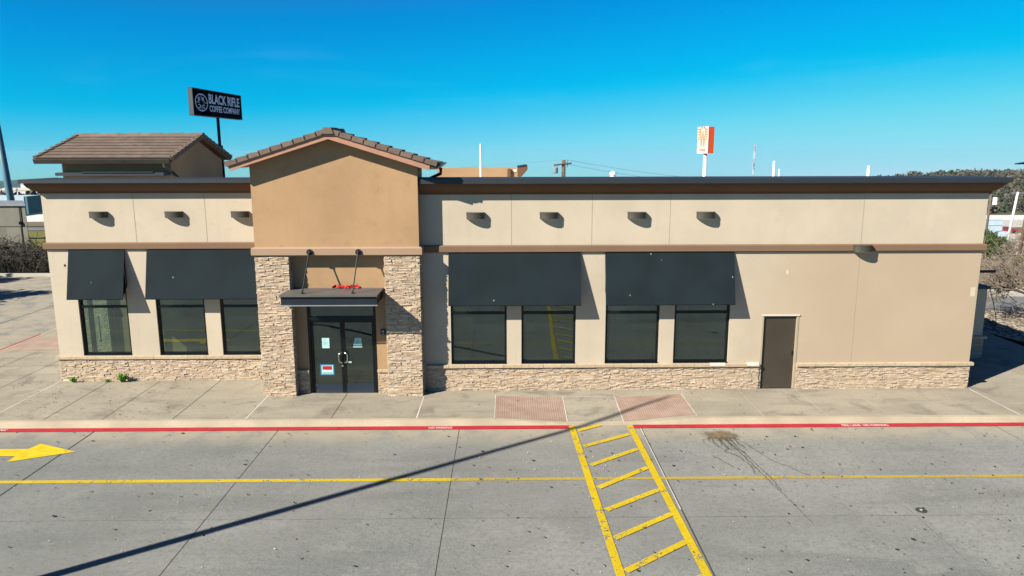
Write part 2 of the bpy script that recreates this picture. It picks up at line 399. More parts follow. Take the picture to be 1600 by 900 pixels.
def mk_mud():
    g = G('mud_residue'); x, y, z = g.xyz(); n = g.noise(9, 6, .75); n2 = g.noise(3, 4)
    dx = g.math('MULTIPLY', g.math('SUBTRACT', x, 5.34), 1.9); dy = g.math('MULTIPLY', g.math('SUBTRACT', y, -3.22), 2.7)
    d = g.math('SQRT', g.math('ADD', g.math('MULTIPLY', dx, dx), g.math('MULTIPLY', dy, dy)))
    d = g.math('ADD', d, g.math('ADD', g.math('MULTIPLY', g.math('SUBTRACT', n, .5), 1.1), g.math('MULTIPLY', g.math('SUBTRACT', n2, .5), .6)))
    g.alpha(g.ramp(d, 1.05, .35, 0, .85)); return g.done(g.mix(g.ramp(n, .35, .65), (.14, .105, .06), (.25, .19, .11)), .9, 0, .2)
MAT['stainmud'] = mk_mud()
MAT['interior_floor'] = mottled('dark_floor_tile', (.060, .050, .042), .5, .2)
MAT['interior_wall'] = mottled('grey_interior_paint', (.34, .38, .36), .8, .1)
MAT['interior_white'] = mottled('white_interior_paint', (.80, .84, .82), .8, .05)
MAT['roofing'] = mottled('white_roof_membrane', (.55, .54, .50), .8, .1)
MAT['pvc'] = mottled('white_pipe', (.80, .80, .79), .5, .04)
MAT['galv'] = mottled('galvanised_metal', (.34, .35, .36), .45, .1, metal=.4)
MAT['wood'] = mottled('weathered_pole_wood', (.11, .085, .07), .9, .2, 3, 30)
MAT['teal'] = mottled('teal_grey_paint', (.085, .19, .24), .45, .1)
MAT['signblack'] = mottled('sign_navy_black', (.004, .005, .014), .9, .15, spec=0.)
MAT['signedge'] = mottled('sign_return_grey', (.055, .072, .085), .5, .1)
MAT['signwhite'] = mottled('sign_lettering', (.95, 1., 1.2), .6, .04, spec=.1)
MAT['orange'] = mottled('orange_sign_face', (1.2, .13, .012), .45, .06)
MAT['white'] = mottled('white_enamel', (.80, .80, .79), .45, .04)
MAT['pinksign'] = mottled('faded_pink_print', (.95, .22, .10), .5, .05)
MAT['blue'] = mottled('blue_plastic', (.05, .24, .45), .4, .05)
MAT['redsign'] = mottled('red_print', (.42, .012, .016), .5, .05)
MAT['greenprint'] = mottled('grey_green_print', (.30, .50, .42), .5, .05)
MAT['paper'] = mottled('blue_tinted_paper', (.42, .68, .68), .7, .04)
MAT['ink'] = mottled('grey_ink', (.16, .30, .33), .7, .04)
MAT['tape'] = mottled('red_plastic_tape', (.62, .020, .020), .4, .1)
MAT['rubber'] = mottled('tyre_rubber', (.014, .014, .014), .8, .1)
MAT['beige_wall'] = mottled('grey_beige_render', (.20, .19, .155), .85, .1)
MAT['palebox'] = mottled('pale_blue_panel', (.46, .58, .66), .5, .06)
MAT['tealbox'] = mottled('teal_panel', (.06, .18, .24), .5, .06)
MAT['whitebldg'] = mottled('white_building', (.68, .70, .70), .6, .06)
MAT['bluegrey'] = mottled('blue_grey_panel', (.32, .40, .47), .5, .06)
MAT['redcar'] = mottled('red_car_paint', (.35, .02, .04), .3, .05)
MAT['darkcar'] = mottled('dark_blue_car_paint', (.015, .025, .05), .3, .05)
MAT['browncoat'] = mottled('brown_painted_steel', (.115, .062, .040), .5, .1)
MAT['asphalt'] = mottled('grey_street', (.16, .165, .165), .9, .12, .5, 25)
MAT['palekerb'] = mottled('pale_concrete', (.48, .455, .39), .9, .1)
def mk_gravel():
    g = G('limestone_rubble'); v = g.vor(5.5); n = g.noise(.8, 5)
    sep = g.n.new('ShaderNodeSeparateColor'); g.l.new(v.outputs['Color'], sep.inputs[0])
    c = g.mix(sep.outputs[0], (.26, .215, .165), (.50, .44, .36)); c = g.mix(g.ramp(v.outputs['Distance'], .35, .75), c, (.13, .105, .08))
    c = g.mix(g.math('MULTIPLY', g.ramp(n, .5, .7), .5), c, (.23, .18, .13))
    g.bump(v.outputs['Distance'], 1., .08); return g.done(c, .95, 0, .2)
MAT['gravel'] = mk_gravel()
def mk_ground():
    g = G('dry_scrubland'); n = g.noise(.02, 6, .6); n2 = g.noise(.35, 6, .7); n3 = g.noise(.006, 4)
    c = g.mix(g.ramp(n, .35, .65), (.17, .135, .085), (.10, .105, .045)); c = g.mix(g.ramp(n2, .5, .7), c, (.24, .20, .14))
    c = g.mix(g.ramp(n3, .55, .7), c, (.09, .08, .06)); return g.done(c, 1, 0, .1)
MAT['ground'] = mk_ground()
def mk_grass(name, a, b, s=2.5):
    g = G(name); n = g.noise(s, 6, .7); return g.done(g.mix(g.ramp(n, .35, .65), a, b), 1, 0, .1)
MAT['grass'] = mk_grass('dry_green_grass', (.12, .125, .025), (.20, .17, .06))
MAT['scrubgrass'] = mk_grass('scrubby_slope', (.13, .115, .05), (.30, .26, .19), 1.2)
MAT['hill'] = mk_grass('scrub_hillside', (.085, .073, .058), (.165, .135, .10), .05)
MAT['farhill'] = mk_grass('wooded_ridge', (.022, .036, .042), (.040, .052, .050), .006)
def leaf(name, a, b):
    g = G(name); return g.done(g.mix(g.island(), a, b), .8, 0, .2)
MAT['weed'] = leaf('weed_leaf', (.07, .20, .012), (.16, .34, .03))
MAT['juniper'] = leaf('juniper_leaf', (.025, .055, .016), (.085, .115, .03))
MAT['yellowleaf'] = leaf('yellow_green_leaf', (.08, .09, .02), (.16, .15, .05))
MAT['oak'] = leaf('dark_oak_leaf', (.02, .04, .012), (.06, .085, .03))
MAT['scrubleaf'] = leaf('scrub_crown', (.060, .055, .043), (.115, .102, .082))
MAT['scrubgreen'] = leaf('scrub_cedar', (.028, .042, .022), (.05, .068, .034))
MAT['dryleaf'] = leaf('dry_leaf', (.07, .03, .015), (.22, .12, .05))
def bark(name, a, b):
    g = G(name); n = g.noise(8, 4); return g.done(g.mix(g.ramp(n, .3, .7), a, b), .95, 0, .15)
MAT['bark'] = bark('grey_bark', (.11, .085, .068), (.25, .205, .165))
MAT['cane'] = bark('dry_cane', (.058, .050, .040), (.165, .148, .12))
MAT['canedark'] = bark('dark_twig', (.030, .026, .022), (.075, .064, .052))

# ------------------------------------------------------------------ terrain and ground sheets
def sstep(a, b, x):
    t = max(0., min(1., (x-a)/(b-a))); return t*t*(3-2*t)
def terrain(x, y):
    y0 = 17+15*sstep(-8, -20, x)
    d = max(0, y-y0); z = -.32
    sl_ = .102-.036*sstep(-8, -20, x)
    z -= sl_*min(d, 105)
    if d > 105: z -= (.045+.02*sstep(-8, -20, x))*min(d-105, 250)
    if d > 355: z -= .041*(d-355)
    z += .25*math.sin(x*.05+1)*math.sin(y*.043)*sstep(20, 90, d)
    # wooded hill to the right
    if y > 250: z += 17.0*math.exp(-((x-360)/150)**2)*sstep(300, 480, y)*(1-.5*sstep(560, 900, y))
    r = max(0, -y-80, abs(x)-90 if y < 20 else 0)
    return z-.02*r
def axis(lo, hi, near, step, grow):
    a = [0.]; s = step
    while a[-1] < hi: a.append(a[-1]+s); s = step if a[-1] < near else s*grow
    b = [0.]; s = step
    while b[-1] > lo: b.append(b[-1]-s); s = step if b[-1] > -near else s*grow
    return sorted(set(b+a))
gx = axis(-2200, 2200, 60, 6, 1.12); gy = axis(-300, 3200, 60, 6, 1.07)
mb = MB()
for y in gy:
    for x in gx: mb.v.append((x, y, terrain(x, y)))
nx = len(gx)
for j in range(len(gy)-1):
    for i in range(nx-1): mb.f.append((j*nx+i, j*nx+i+1, (j+1)*nx+i+1, (j+1)*nx+i))
tag(mb.build('ground', MAT['ground'], smooth=True), 'dry scrub ground falling away behind the restaurant', kind='structure')

def st(o, label): return tag(o, label, kind='structure')
ZL = -.15
mb = MB(); mb.rect(-62, 62, -70, -2.40, ZL); mb.rect(-34, -17.70, -2.40, 21.2, ZL); st(mb.build('parking_lot', MAT['lot']), 'worn grey concrete parking lot and drive lane')
# sidewalk with the sunken kerb ramp
PX = [-17.74, -13.5, -.28, 1.62, 3.07, 5.02, 13.5, 18.4]; PY = [-2.36, -.62, 16.]
def walk_z(x, y):
    if not (-.28 < x < 5.02 and y < -.62): return 0.
    t = (-.62-y)/(2.36-.62)
    s = 1. if 1.62 <= x <= 3.07 else ((x+.28)/1.9 if x < 1.62 else (5.02-x)/1.95)
    return -.138*t*s
mb = MB()
def wgrid(mb, x0, x1, y0, y1, dz=0., n=8):
    b = len(mb.v)
    for j in range(n+1):
        for i in range(n+1):
            x = x0+(x1-x0)*i/n; y = y0+(y1-y0)*j/n; mb.v.append((x, y, walk_z(x, y)+dz))
    for j in range(n):
        for i in range(n): mb.f.append((b+j*(n+1)+i, b+j*(n+1)+i+1, b+(j+1)*(n+1)+i+1, b+(j+1)*(n+1)+i))
for i in range(7):
    wgrid(mb, PX[i], PX[i+1], PY[0], PY[1], 0, 6 if 1 < i < 5 else 1); mb.rect(PX[i], PX[i+1], PY[1], PY[2], 0)
st(mb.build('sidewalk', MAT['walk']), 'buff concrete sidewalk around the restaurant')
# kerb: narrow nosing along the sidewalk edge with a sloped face down to the lot
mb = MB(); n = 160; xs = [-17.9+i*(36.5/n) for i in range(n+1)]
b = 0
for x in xs:
    zt = walk_z(x, -2.36)
    mb.v += [(x, -2.26, walk_z(x, -2.26)+.004), (x, -2.345, zt+.005), (x, -2.375, zt-.012 if zt > -.1 else zt+.002), (x, -2.455, ZL+.006), (x, -2.47, ZL-.05)]
for i in range(n):
    for k in range(4): mb.f.append((i*5+k, i*5+k+1, (i+1)*5+k+1, (i+1)*5+k))
st(mb.build('kerb', MAT['kerb']), 'buff concrete kerb along the front of the sidewalk')
mb = MB(); mb.hexa([(-17.86,-2.4,ZL),(-17.70,-2.4,ZL),(-17.70,16,ZL),(-17.86,16,ZL),(-17.80,-2.4,.005),(-17.62,-2.4,.005),(-17.62,16,.005),(-17.80,16,.005)])
st(mb.build('kerb', MAT['kerb']), 'concrete kerb beside the left drive lane')
mb = MB(); mb.rect(-17.80, -17.73, 2.0, 6.9, .009); mb.poly([(-17.868,2.0,ZL+.01),(-17.868,6.9,ZL+.01),(-17.81,6.9,.0),(-17.81,2.0,.0)])
st(mb.build('fire_lane_stripe', MAT['red']), 'red painted kerb stripe beside the left drive lane')
# tactile ramp flares
TZ = .004
def flare(x0, x1, yb, yf):
    mb = MB(); n = 10
    for j in range(n+1):
        for i in range(n+1):
            t = i/n; x = x0+(x1-x0)*t; a = yb[0]+(yb[1]-yb[0])*t; f = yf[0]+(yf[1]-yf[0])*t
            y = a+(f-a)*j/n; mb.v.append((x, y, walk_z(x, y)+TZ))
    for j in range(n):
        for i in range(n): mb.f.append((j*(n+1)+i, j*(n+1)+i+1, (j+1)*(n+1)+i+1, (j+1)*(n+1)+i))
    return mb
st(flare(-.27, 1.60, (-.52, -.70), (-2.24, -2.25)).build('tactile_paving', MAT['tactile']), 'ribbed brick red paving left of the kerb ramp')
st(flare(3.09, 5.00, (-.72, -.45), (-2.25, -2.10)).build('tactile_paving', MAT['tactile']), 'ribbed brick red paving right of the kerb ramp')
mb = MB(); mb.poly([(-17.55,4.5,TZ),(-15.75,4.7,TZ),(-15.75,6.3,TZ),(-17.55,6.3,TZ)])
st(mb.build('tactile_paving', mottled('faded_brick_paving', (.335, .245, .19), .9, .15, 2, 20)), 'faded brick red paving on the left side sidewalk')
# joints
def joints(lines, m, wdt, zf, label):
    mb = MB()
    for (x0, y0, x1, y1) in lines:
        d = Vector((x1-x0, y1-y0)).normalized(); n = Vector((-d.y, d.x))*wdt/2; k = max(1, int(math.hypot(x1-x0, y1-y0)/.6)); 
        for i in range(k):
            p = [(x0+(x1-x0)*t/k, y0+(y1-y0)*t/k) for t in (i, i+1)]
            mb.poly([(p[0][0]-n.x, p[0][1]-n.y, zf(*p[0])), (p[1][0]-n.x, p[1][1]-n.y, zf(*p[1])), (p[1][0]+n.x, p[1][1]+n.y, zf(*p[1])), (p[0][0]+n.x, p[0][1]+n.y, zf(*p[0]))])
    return st(mb.build('expansion_joint', m), label)
lz = lambda x, y: ZL+.004
wz = lambda x, y: walk_z(x, y)+.0035
joints([(-10.45, -2.47, -10.45, -60), (-21, -2.4, -21, 21)], MAT['jointdark'], .035, lz, 'wide black joint in the parking lot at left')
joints([(-5.80, -2.47, -5.80, -60), (-1.19, -2.47, -1.19, -60), (-15.1, -2.47, -15.1, -60), (12.6, -2.47, 12.6, -60), (-29, 12.2, -17.8, 12.4)], MAT['jointdark'], .013, lz, 'thin dark joints across the parking lot')
joints([(7.95, -6.9, 7.95, -60), (-60, -7.26, 60, -7.32), (-60, -12.1, 60, -12.1), (-60, -17, 60, -17)], MAT['jointfaint'], .012, lz, 'faint long joint along the parking lot')
joints([(3.47, -2.47, 3.47, -60)], MAT['jointdark'], .03, lz, 'dark joint beside the yellow crosshatch')
joints([(3.452, -2.47, 3.452, -7.0)], MAT['jointpale'], .02, lambda x, y: ZL+.007, 'pale joint sealant beside the yellow crosshatch')
joints([(-12.0, 1.0, -12.0, -2.3), (-10.48, 1.0, -10.48, -2.3), (-8.66, 1.0, -8.66, -2.3), (-4.55, -.25, -4.55, -2.3), (-17.5, 2.6, -13.6, 2.75), (-14.9, -2.3, -14.9, 14), (-16.35, -2.3, -16.35, 14), (-17.5, 7.6, -13.6, 7.6)], MAT['jointdark'], .015, wz, 'dark joints across the sidewalk slabs')
joints([(-13.5, 1.0, -13.5, -2.3), (-6.76, -.55, -6.76, -2.3), (-2.32, -.55, -2.32, -2.3), (13.5, -.12, 13.5, -2.3)], MAT['jointpale'], .032, wz, 'pale sealed joints across the sidewalk slabs')
joints([(13.6, 6.0, 18.3, 6.0), (16, -2.3, 16, 14)], MAT['jointfaint'], .014, wz, 'faint joints across the right end of the sidewalk')
joints([(6.75, -.1, 6.75, -2.3), (8.43, -.1, 8.43, -2.3), (10.06, -.1, 10.06, -2.3), (11.7, -.1, 11.7, -2.3)], MAT['jointpaler'], .016, lambda x, y: walk_z(x, y)+.006, 'thin pale joints across the right sidewalk')
joints([(1.61, -.6, 1.61, -2.3), (3.08, -.6, 3.08, -2.3), (-.285, -.5, -.285, -2.3), (5.02, -.42, 5.02, -2.2), (1.6, -.66, 3.08, -.66), (1.6, -2.28, 3.08, -2.28)], MAT['jointpale'], .022, lambda x, y: walk_z(x, y)+.006, 'pale joints framing the kerb ramp')
# painted markings
mb = MB()
def strip(mb, x0, y0, x1, y1, wd, z):
    d = Vector((x1-x0, y1-y0)).normalized(); n = Vector((-d.y, d.x))*wd/2
    mb.poly([(x0-n.x, y0-n.y, z), (x1-n.x, y1-n.y, z), (x1+n.x, y1+n.y, z), (x0+n.x, y0+n.y, z)])
strip(mb, -60, -5.52, -1.2, -5.60, .135, ZL+.009)
st(mb.build('lane_line', MAT['yellow']), 'long yellow lane line left of the crosshatch')
mb = MB(); strip(mb, -1.2, -5.60, 60, -5.56, .125, ZL+.009)
st(mb.build('lane_line', MAT['yellowfaded']), 'faded yellow lane line right of the long joint')
mb = MB()
strip(mb, 1.70, -2.52, 1.91, -9.4, .155, ZL+.0135); strip(mb, 1.91, -9.4, 2.05, -14, .155, ZL+.0135)
strip(mb, 3.20, -2.47, 3.355, -9.4, .155, ZL+.0135); strip(mb, 3.355, -9.4, 3.48, -14, .155, ZL+.0135)
for (a, b, c, d) in [(1.80,-2.84,2.50,-2.46),(1.84,-3.84,3.14,-3.10),(1.87,-4.92,3.18,-4.02),(1.90,-6.05,3.21,-5.06),(1.93,-7.02,3.25,-6.14),(1.95,-8.08,3.28,-7.18),(1.97,-9.15,3.30,-8.22),(1.99,-10.2,3.33,-9.3),(2.0,-11.3,3.36,-10.4),(2.02,-12.4,3.4,-11.5),(2.05,-13.5,3.42,-12.6)]:
    strip(mb, a+.04, b, c-.04, d, .135, ZL+.0175)
st(mb.build('crosswalk_hatching', MAT['yellow']), 'yellow crosshatched walkway running from the ramp across the lot')
mb = MB(); mb.poly([(-10.18,-3.98,ZL+.01),(-11.32,-3.48,ZL+.01),(-11.40,-3.80,ZL+.01),(-13.2,-3.80,ZL+.01),(-13.2,-4.22,ZL+.01),(-11.44,-4.22,ZL+.01),(-11.42,-4.54,ZL+.01)])
st(mb.build('arrow_marking', MAT['arrowpaint']), 'yellow arrow painted on the lot pointing right')
mb = MB(); strip(mb, -30, -2.62, 1.66, -2.585, .235, ZL+.0115)
st(mb.build('fire_lane_stripe', MAT['red']), 'red fire lane stripe left of the kerb ramp')
mb = MB(); strip(mb, 3.28, -2.575, 40, -2.545, .235, ZL+.0115)
st(mb.build('fire_lane_stripe', MAT['red']), 'red fire lane stripe right of the kerb ramp')
def text_mesh(body, size, wx=1., bold=0., align='LEFT', depth=0.):
    cu = bpy.data.curves.new('lettering', 'FONT'); cu.body = body; cu.size = size; cu.offset = bold; cu.align_x = align; cu.extrude = depth
    cu.resolution_u = 3
    ob = bpy.data.objects.new('lettering', cu); COL.objects.link(ob); dg = bpy.context.evaluated_depsgraph_get(); dg.update()
    me = ob.evaluated_get(dg).to_mesh(); vs = [(v.co.x*wx, v.co.y, v.co.z) for v in me.vertices]; fs = [tuple(p.vertices) for p in me.polygons]
    bpy.data.objects.remove(ob); bpy.data.curves.remove(cu); return vs, fs
for i, (body, x0, wx, lab) in enumerate([('FIRE LANE  NO PARKING', 8.66, .88, 'white FIRE LANE NO PARKING stencil on the red stripe beyond the crosshatch'),
                                       ('NO PARKING', -1.98, .82, 'worn white NO PARKING stencil on the red stripe near the entrance'), ('FIRE LANE  NO PARKING', -13.95, .9, 'white FIRE LANE stencil on the red stripe at the left edge')]):
    vs, fs = text_mesh(body, .165, wx*.74, .002)
    yy = -2.655 if i == 0 else -2.66
    me = MB(); me.add([(x0+a, yy+b*1.08, ZL+.0165) for a, b, c in vs], fs)
    st(me.build('fire_lane_lettering', MAT['whitepaint']), lab)
# dried spill running across the lane
random.seed(5)
mb = MB(); pts = []
for k in range(40):
    a = 2*math.pi*k/40; r = (1+.45*random.random()+(.35 if random.random() < .3 else 0))*.72
    pts.append((5.34+.95*r*math.cos(a), -3.22+.62*r*math.sin(a), ZL+.019))
mb.poly(pts); st(mb.build('spill_stain', MAT['stainmud']), 'brown muddy patch on the lot by the red stripe')
def trickle(pts, w0, w1, wob=.03, z=ZL+.021):
    P = []
    for (a, b) in zip(pts[:-1], pts[1:]):
        n = max(2, int(math.hypot(b[0]-a[0], b[1]-a[1])/.06))
        for i in range(n): P.append((a[0]+(b[0]-a[0])*i/n+random.uniform(-wob, wob)*.6, a[1]+(b[1]-a[1])*i/n+random.uniform(-wob, wob)*.4))
    P.append(pts[-1]); n = len(P)
    b0 = len(mb.v)
    for i, p in enumerate(P):
        d = Vector((P[min(i+1,n-1)][0]-P[max(i-1,0)][0], P[min(i+1,n-1)][1]-P[max(i-1,0)][1])).normalized(); wv = (w0+(w1-w0)*i/n)*random.uniform(.6, 1.25)
        mb.v += [(p[0]-d.y*wv, p[1]+d.x*wv, z), (p[0]+d.y*wv, p[1]-d.x*wv, z)]
    for i in range(n-1): mb.f.append((b0+2*i, b0+2*i+1, b0+2*i+3, b0+2*i+2))
mb = MB(); zz = ZL+.021
def T(l, a, b, **k):
    global zz
    zz += .0006; trickle(l, a, b, z=zz, **k)
T([(5.42,-3.4),(5.45,-3.85),(5.52,-4.5),(5.58,-5.2),(5.66,-5.95),(5.72,-6.5),(5.78,-7.1),(5.82,-7.6)], .026, .006)
T([(5.48,-3.45),(5.53,-4.0),(5.60,-4.5),(5.68,-5.2),(5.74,-5.8),(5.72,-6.2)], .020, .016)
T([(5.62,-3.35),(5.80,-3.75),(5.95,-4.3),(6.12,-4.85),(6.35,-5.05),(6.50,-5.42),(6.62,-5.5)], .015, .016)
T([(5.25,-3.45),(5.20,-3.8),(5.30,-4.0),(5.15,-4.2),(5.36,-4.4),(5.42,-4.75),(5.52,-5.0),(5.46,-5.45)], .028, .014, wob=.05)
for k in range(9):
    x = 5.02+k*.075; y = -3.36+random.uniform(-.1, .05); T([(x, y), (x+random.uniform(-.06,.1), y-.25), (x+random.uniform(-.04,.16), y-.5-random.random()*.3)], .020, .010, wob=.05)
T([(5.1,-3.3),(4.85,-3.5),(4.78,-3.75),(4.92,-3.95)], .014, .008, wob=.06); T([(5.15,-3.2),(4.88,-3.12),(4.78,-3.06)], .012, .006)
T([(4.78,-4.45),(4.95,-4.75),(5.1,-5.1)], .02, .01, wob=.05)
st(mb.build('spill_stain', MAT['stain']), 'dark dried trickles running from the muddy patch across the lane line')
# right hand side: drive, rubble bed, street, far verge
mb = MB(); mb.poly([(18.3,7.6,-.02),(18.9,4.7,-.02),(20.5,2.0,-.02),(34,-1.8,-.02),(60,-2.2,-.02),(60,10.4,-.02),(14,10.75,-.02)]); st(mb.build('rubble_bed', MAT['gravel']), 'pale limestone rubble bed beside the right drive')
random.seed(11); mb = MB()
for k in range(900):
    x = random.uniform(18.3, 34); y = random.uniform(2.6, 10.3)
    if y < 7.7-1.8*(x-18.2) or y < 2+.2: continue
    s = random.uniform(.05, .17); b = len(mb.v)
    for dx, dy, dz in ((-1,-.8,0),(1,-1,0),(1.1,.9,0),(-.9,1,0),(-.5,-.4,.8),(.6,-.5,.7),(.5,.6,.75),(-.6,.5,.6)):
        mb.v.append((x+dx*s*random.uniform(.7,1.2), y+dy*s*random.uniform(.6,1.1), -.03+dz*s*random.uniform(.6,1.1)))
    mb.f += [(b+0,b+3,b+2,b+1),(b+4,b+5,b+6,b+7),(b,b+1,b+5,b+4),(b+1,b+2,b+6,b+5),(b+2,b+3,b+7,b+6),(b+3,b,b+4,b+7)]
tag(mb.build('rubble_stones', MAT['gravel']), 'loose limestone stones on the rubble bed at right', kind='stuff')
mb = MB(); mb.rect(-60, 90, 10.7, 14.3, -.16); st(mb.build('street', MAT['asphalt']), 'grey street passing behind the restaurant')
mb = MB(); mb.box(12, 90, 10.42, 10.7, -.2, -.03); mb.box(12, 90, 14.3, 14.62, -.25, .0); st(mb.build('kerb', MAT['palekerb']), 'pale kerbs along both sides of the rear street')
mb = MB(); mb.rect(12, 90, 14.62, 16.2, -.05); st(mb.build('verge', MAT['palekerb']), 'pale bare verge beyond the rear street')
mb = MB(); mb.box(-36, -17.7, 21.2, 21.5, -.3, .0); st(mb.build('kerb', MAT['palekerb']), 'kerb under the brush at the far left')
def terrain_patch(name, x0, x1, y0, y1, m, label, dz=.06, n=14):
    mb = MB()
    for j in range(n+1):
        for i in range(n+1):
            x = x0+(x1-x0)*i/n; y = y0+(y1-y0)*j/n; mb.v.append((x, y, terrain(x, y)+dz))
    for j in range(n):
        for i in range(n): mb.f.append((j*(n+1)+i, j*(n+1)+i+1, (j+1)*(n+1)+i+1, (j+1)*(n+1)+i))
    return st(mb.build(name, m, smooth=True), label)
terrain_patch('grass_patch', -80, -16, 30, 74, MAT['grass'], 'yellow green grass slope beyond the black fence')
terrain_patch('road', -130, -20, 76, 84, MAT['asphalt'], 'grey road beyond the grass at the far left')
terrain_patch('verge', 20, 160, 22, 60, MAT['scrubgrass'], 'rough grass slope beyond the rear street', .05)
terrain_patch('yard', 20, 190, 62, 150, MAT['palekerb'], 'pale gravel yard around the parked trailers', .05)
terrain_patch('highway', 60, 420, 170, 215, MAT['palekerb'], 'pale highway below the wooded hill', .12)

# far ridges
def ridge(name, D, x0, x1, top, base, m, label, n=90, rough=.12, seed=1):
    random.seed(seed); ph = [random.uniform(0, 6.28) for _ in range(6)]; mb = MB(); rows = 7
    for j in range(rows+1):
        t = j/rows
        for i in range(n+1):
            s = i/n; x = x0+(x1-x0)*s; h = top(s)-base
            hh = h*(1+rough*sum(math.sin(s*(9+7*k)+ph[k])/(k+1.5) for k in range(6)))
            prof = math.sin(min(1, t*1.6)*math.pi/2) if t < .62 else math.cos((t-.62)/.38*math.pi/2)
            mb.v.append((x, D*(1+.35*t-.2)+D*.02*math.sin(s*23+t*5), base+hh*max(0, prof)+(D*.003*math.sin(s*60+t*9)*prof)))
    for j in range(rows):
        for i in range(n): mb.f.append((j*(n+1)+i, j*(n+1)+i+1, (j+1)*(n+1)+i+1, (j+1)*(n+1)+i))
    return st(mb.build(name, m, smooth=True), label)
ridge('hills', 2600, -2400, 2400, lambda s: -92, -140, MAT['farhill'], 'long dark wooded ridge on the horizon', seed=3, rough=.05)

# ------------------------------------------------------------------ the restaurant
B = thing('restaurant_building', 'tan and cream stucco restaurant with stone base, black awnings and tiled gable entrance', 'building')
RY, LY, TY = 0., 1.1, -.43            # wall planes: right wing, left wing, entrance tower
def P(name, m, mb, parent=None, smooth=False, label=None):
    o = mb.build(name, m, parent or B, smooth)
    if label: o['label'] = label
    return o
WR = [(-1.56, .04), (.46, 2.02), (2.87, 4.42), (4.85, 6.44)]
WL = [(-12.75, -11.29), (-10.45, -9.0), (-8.55, -7.1)]
ZB, ZT = .79, 3.25
DR = (7.37, 8.43, 0., 2.21)
mb = wall_open(MB(), -2.36, 13.5, .0, 5.66, RY, RY+.24, [(a, b, ZB, ZT) for a, b in WR]+[DR])
mb.box(-2.36, 13.5, RY+.03, RY+.24, 5.66, 6.0)
P('front_wall', MAT['cream'], mb, label='cream stucco front wall of the right wing')
mb = wall_open(MB(), -13.48, -6.70, .0, 5.66, LY, LY+.24, [(a, b, ZB, ZT) for a, b in WL])
mb.box(-13.48, -6.7, LY+.03, LY+.24, 5.66, 6.0)
P('front_wall', MAT['cream'], mb, label='cream stucco front wall of the left wing')
# side and rear walls (left side has a glazed door opening)
mb = MB()
mb.box(-13.48, -13.24, LY+.24, 1.6, 0, 5.9); mb.box(-13.48, -13.24, 3.9, 10.5, 0, 5.62); mb.box(-13.48, -13.24, 1.6, 3.9, 2.5, 5.62)
P('side_wall', MAT['cream'], mb, label='cream side wall with a glazed side door')
mb = MB(); mb.box(13.26, 13.5, RY+.24, 10.3, 0, 5.62); P('side_wall', MAT['cream'], mb, label='cream side wall on the shaded right side')
mb = MB(); mb.box(-13.24, 13.26, 10.0, 10.24, 0, 5.5); P('rear_wall', MAT['cream'], mb)
mb = MB(); mb.box(-13.24, 13.26, LY+.26, 10.0, 5.0, 5.12); P('flat_roof', MAT['roofing'], mb)
mb = MB(); mb.box(-13.2, -2.3, LY+.26, 9.98, .0, .03); mb.box(-2.3, 13.2, .26, 9.98, .0, .03); P('interior_floor', MAT['interior_floor'], mb)
mb = MB(); mb.box(-13.2, 13.2, LY+.28, 9.9, 3.3, 3.36); mb.box(-2.3, 13.2, .26, LY+.27, 3.3, 3.36); P('ceiling', MAT['interior_wall'], mb)
for bx in ((-9.5, 13.2, 6.6, 6.7, .03, 3.3), (6.9, 7.0, .26, 6.59, .03, 3.3)): P('partition', MAT['interior_wall'], MB().box(*bx))
for bx in ((-7.6, -6.2, 3.4, 3.5, .03, 3.3), (-1.2, -.2, 4.2, 5.0, .03, 3.3), (3.6, 4.6, 4.4, 5.2, .03, 3.3)): P('interior_column', MAT['interior_white'], MB().box(*bx))

# stacked stone veneer
def stones(mb, back, axis, u0, u1, z0, z1, face, sgn, seed, corner=0.):
    """rows of irregular ledge stones on a plane; axis 'x' -> plane y=face, 'y' -> plane x=face; sgn = outward sign"""
    rnd = random.Random(seed); z = z0
    while z < z1-.012:
        h = rnd.choice((.030, .036, .042, .050, .060)); h = min(h, z1-z)
        if z1-z-h < .02: h = z1-z
        u = u0-rnd.uniform(0, .15)
        while u < u1:
            L = rnd.uniform(.08, .27)*(1.15 if h > .05 else .9); a, b = max(u, u0), min(u+L, u1)
            if b-a > .02:
                d = rnd.uniform(.034, .056); e = .002; hh = [rnd.uniform(-.010, .010) for _ in range(4)]
                zz0, zz1 = z+e, z+h-e
                if rnd.random() < .0 and h > .07: zz1 = z+h*.55
                ex0 = a+e-(corner if a == u0 else 0); ex1 = b-e+(corner if b == u1 else 0)
                q = [(ex0, 0, zz0), (ex1, 0, zz0), (ex1, -.03, zz0), (ex0, -.03, zz0), (ex0, 0, zz1), (ex1, 0, zz1), (ex1, -.03, zz1), (ex0, -.03, zz1)]
                fr = [d+hh[0], d+hh[1], None, None, d+hh[2]-.004, d+hh[3]-.004, None, None]
                pts = []
                for (uu, k, zc), f in zip(q, fr):
                    o = (f if f is not None else -.02)
                    ju = rnd.uniform(-.006, .006) if f is not None else 0; jz = rnd.uniform(-.005, .005) if f is not None else 0
                    p = face+sgn*o
                    pts.append((uu+ju, p, zc+jz) if axis == 'x' else (p, uu+ju, zc+jz))
                mb.hexa(pts)
                if zz1 < z+h*.8:
                    d2 = rnd.uniform(.02, .06); pts = []
                    for (uu, k, zc), f in zip(q, fr):
                        o = (d2+rnd.uniform(-.01, .01) if f is not None else -.02); zc = zz1+.006 if zc == zz0 else z+h-e
                        p = face+sgn*o; pts.append((uu, p, zc) if axis == 'x' else (p, uu, zc))
                    mb.hexa(pts)
            u += L
        z += h
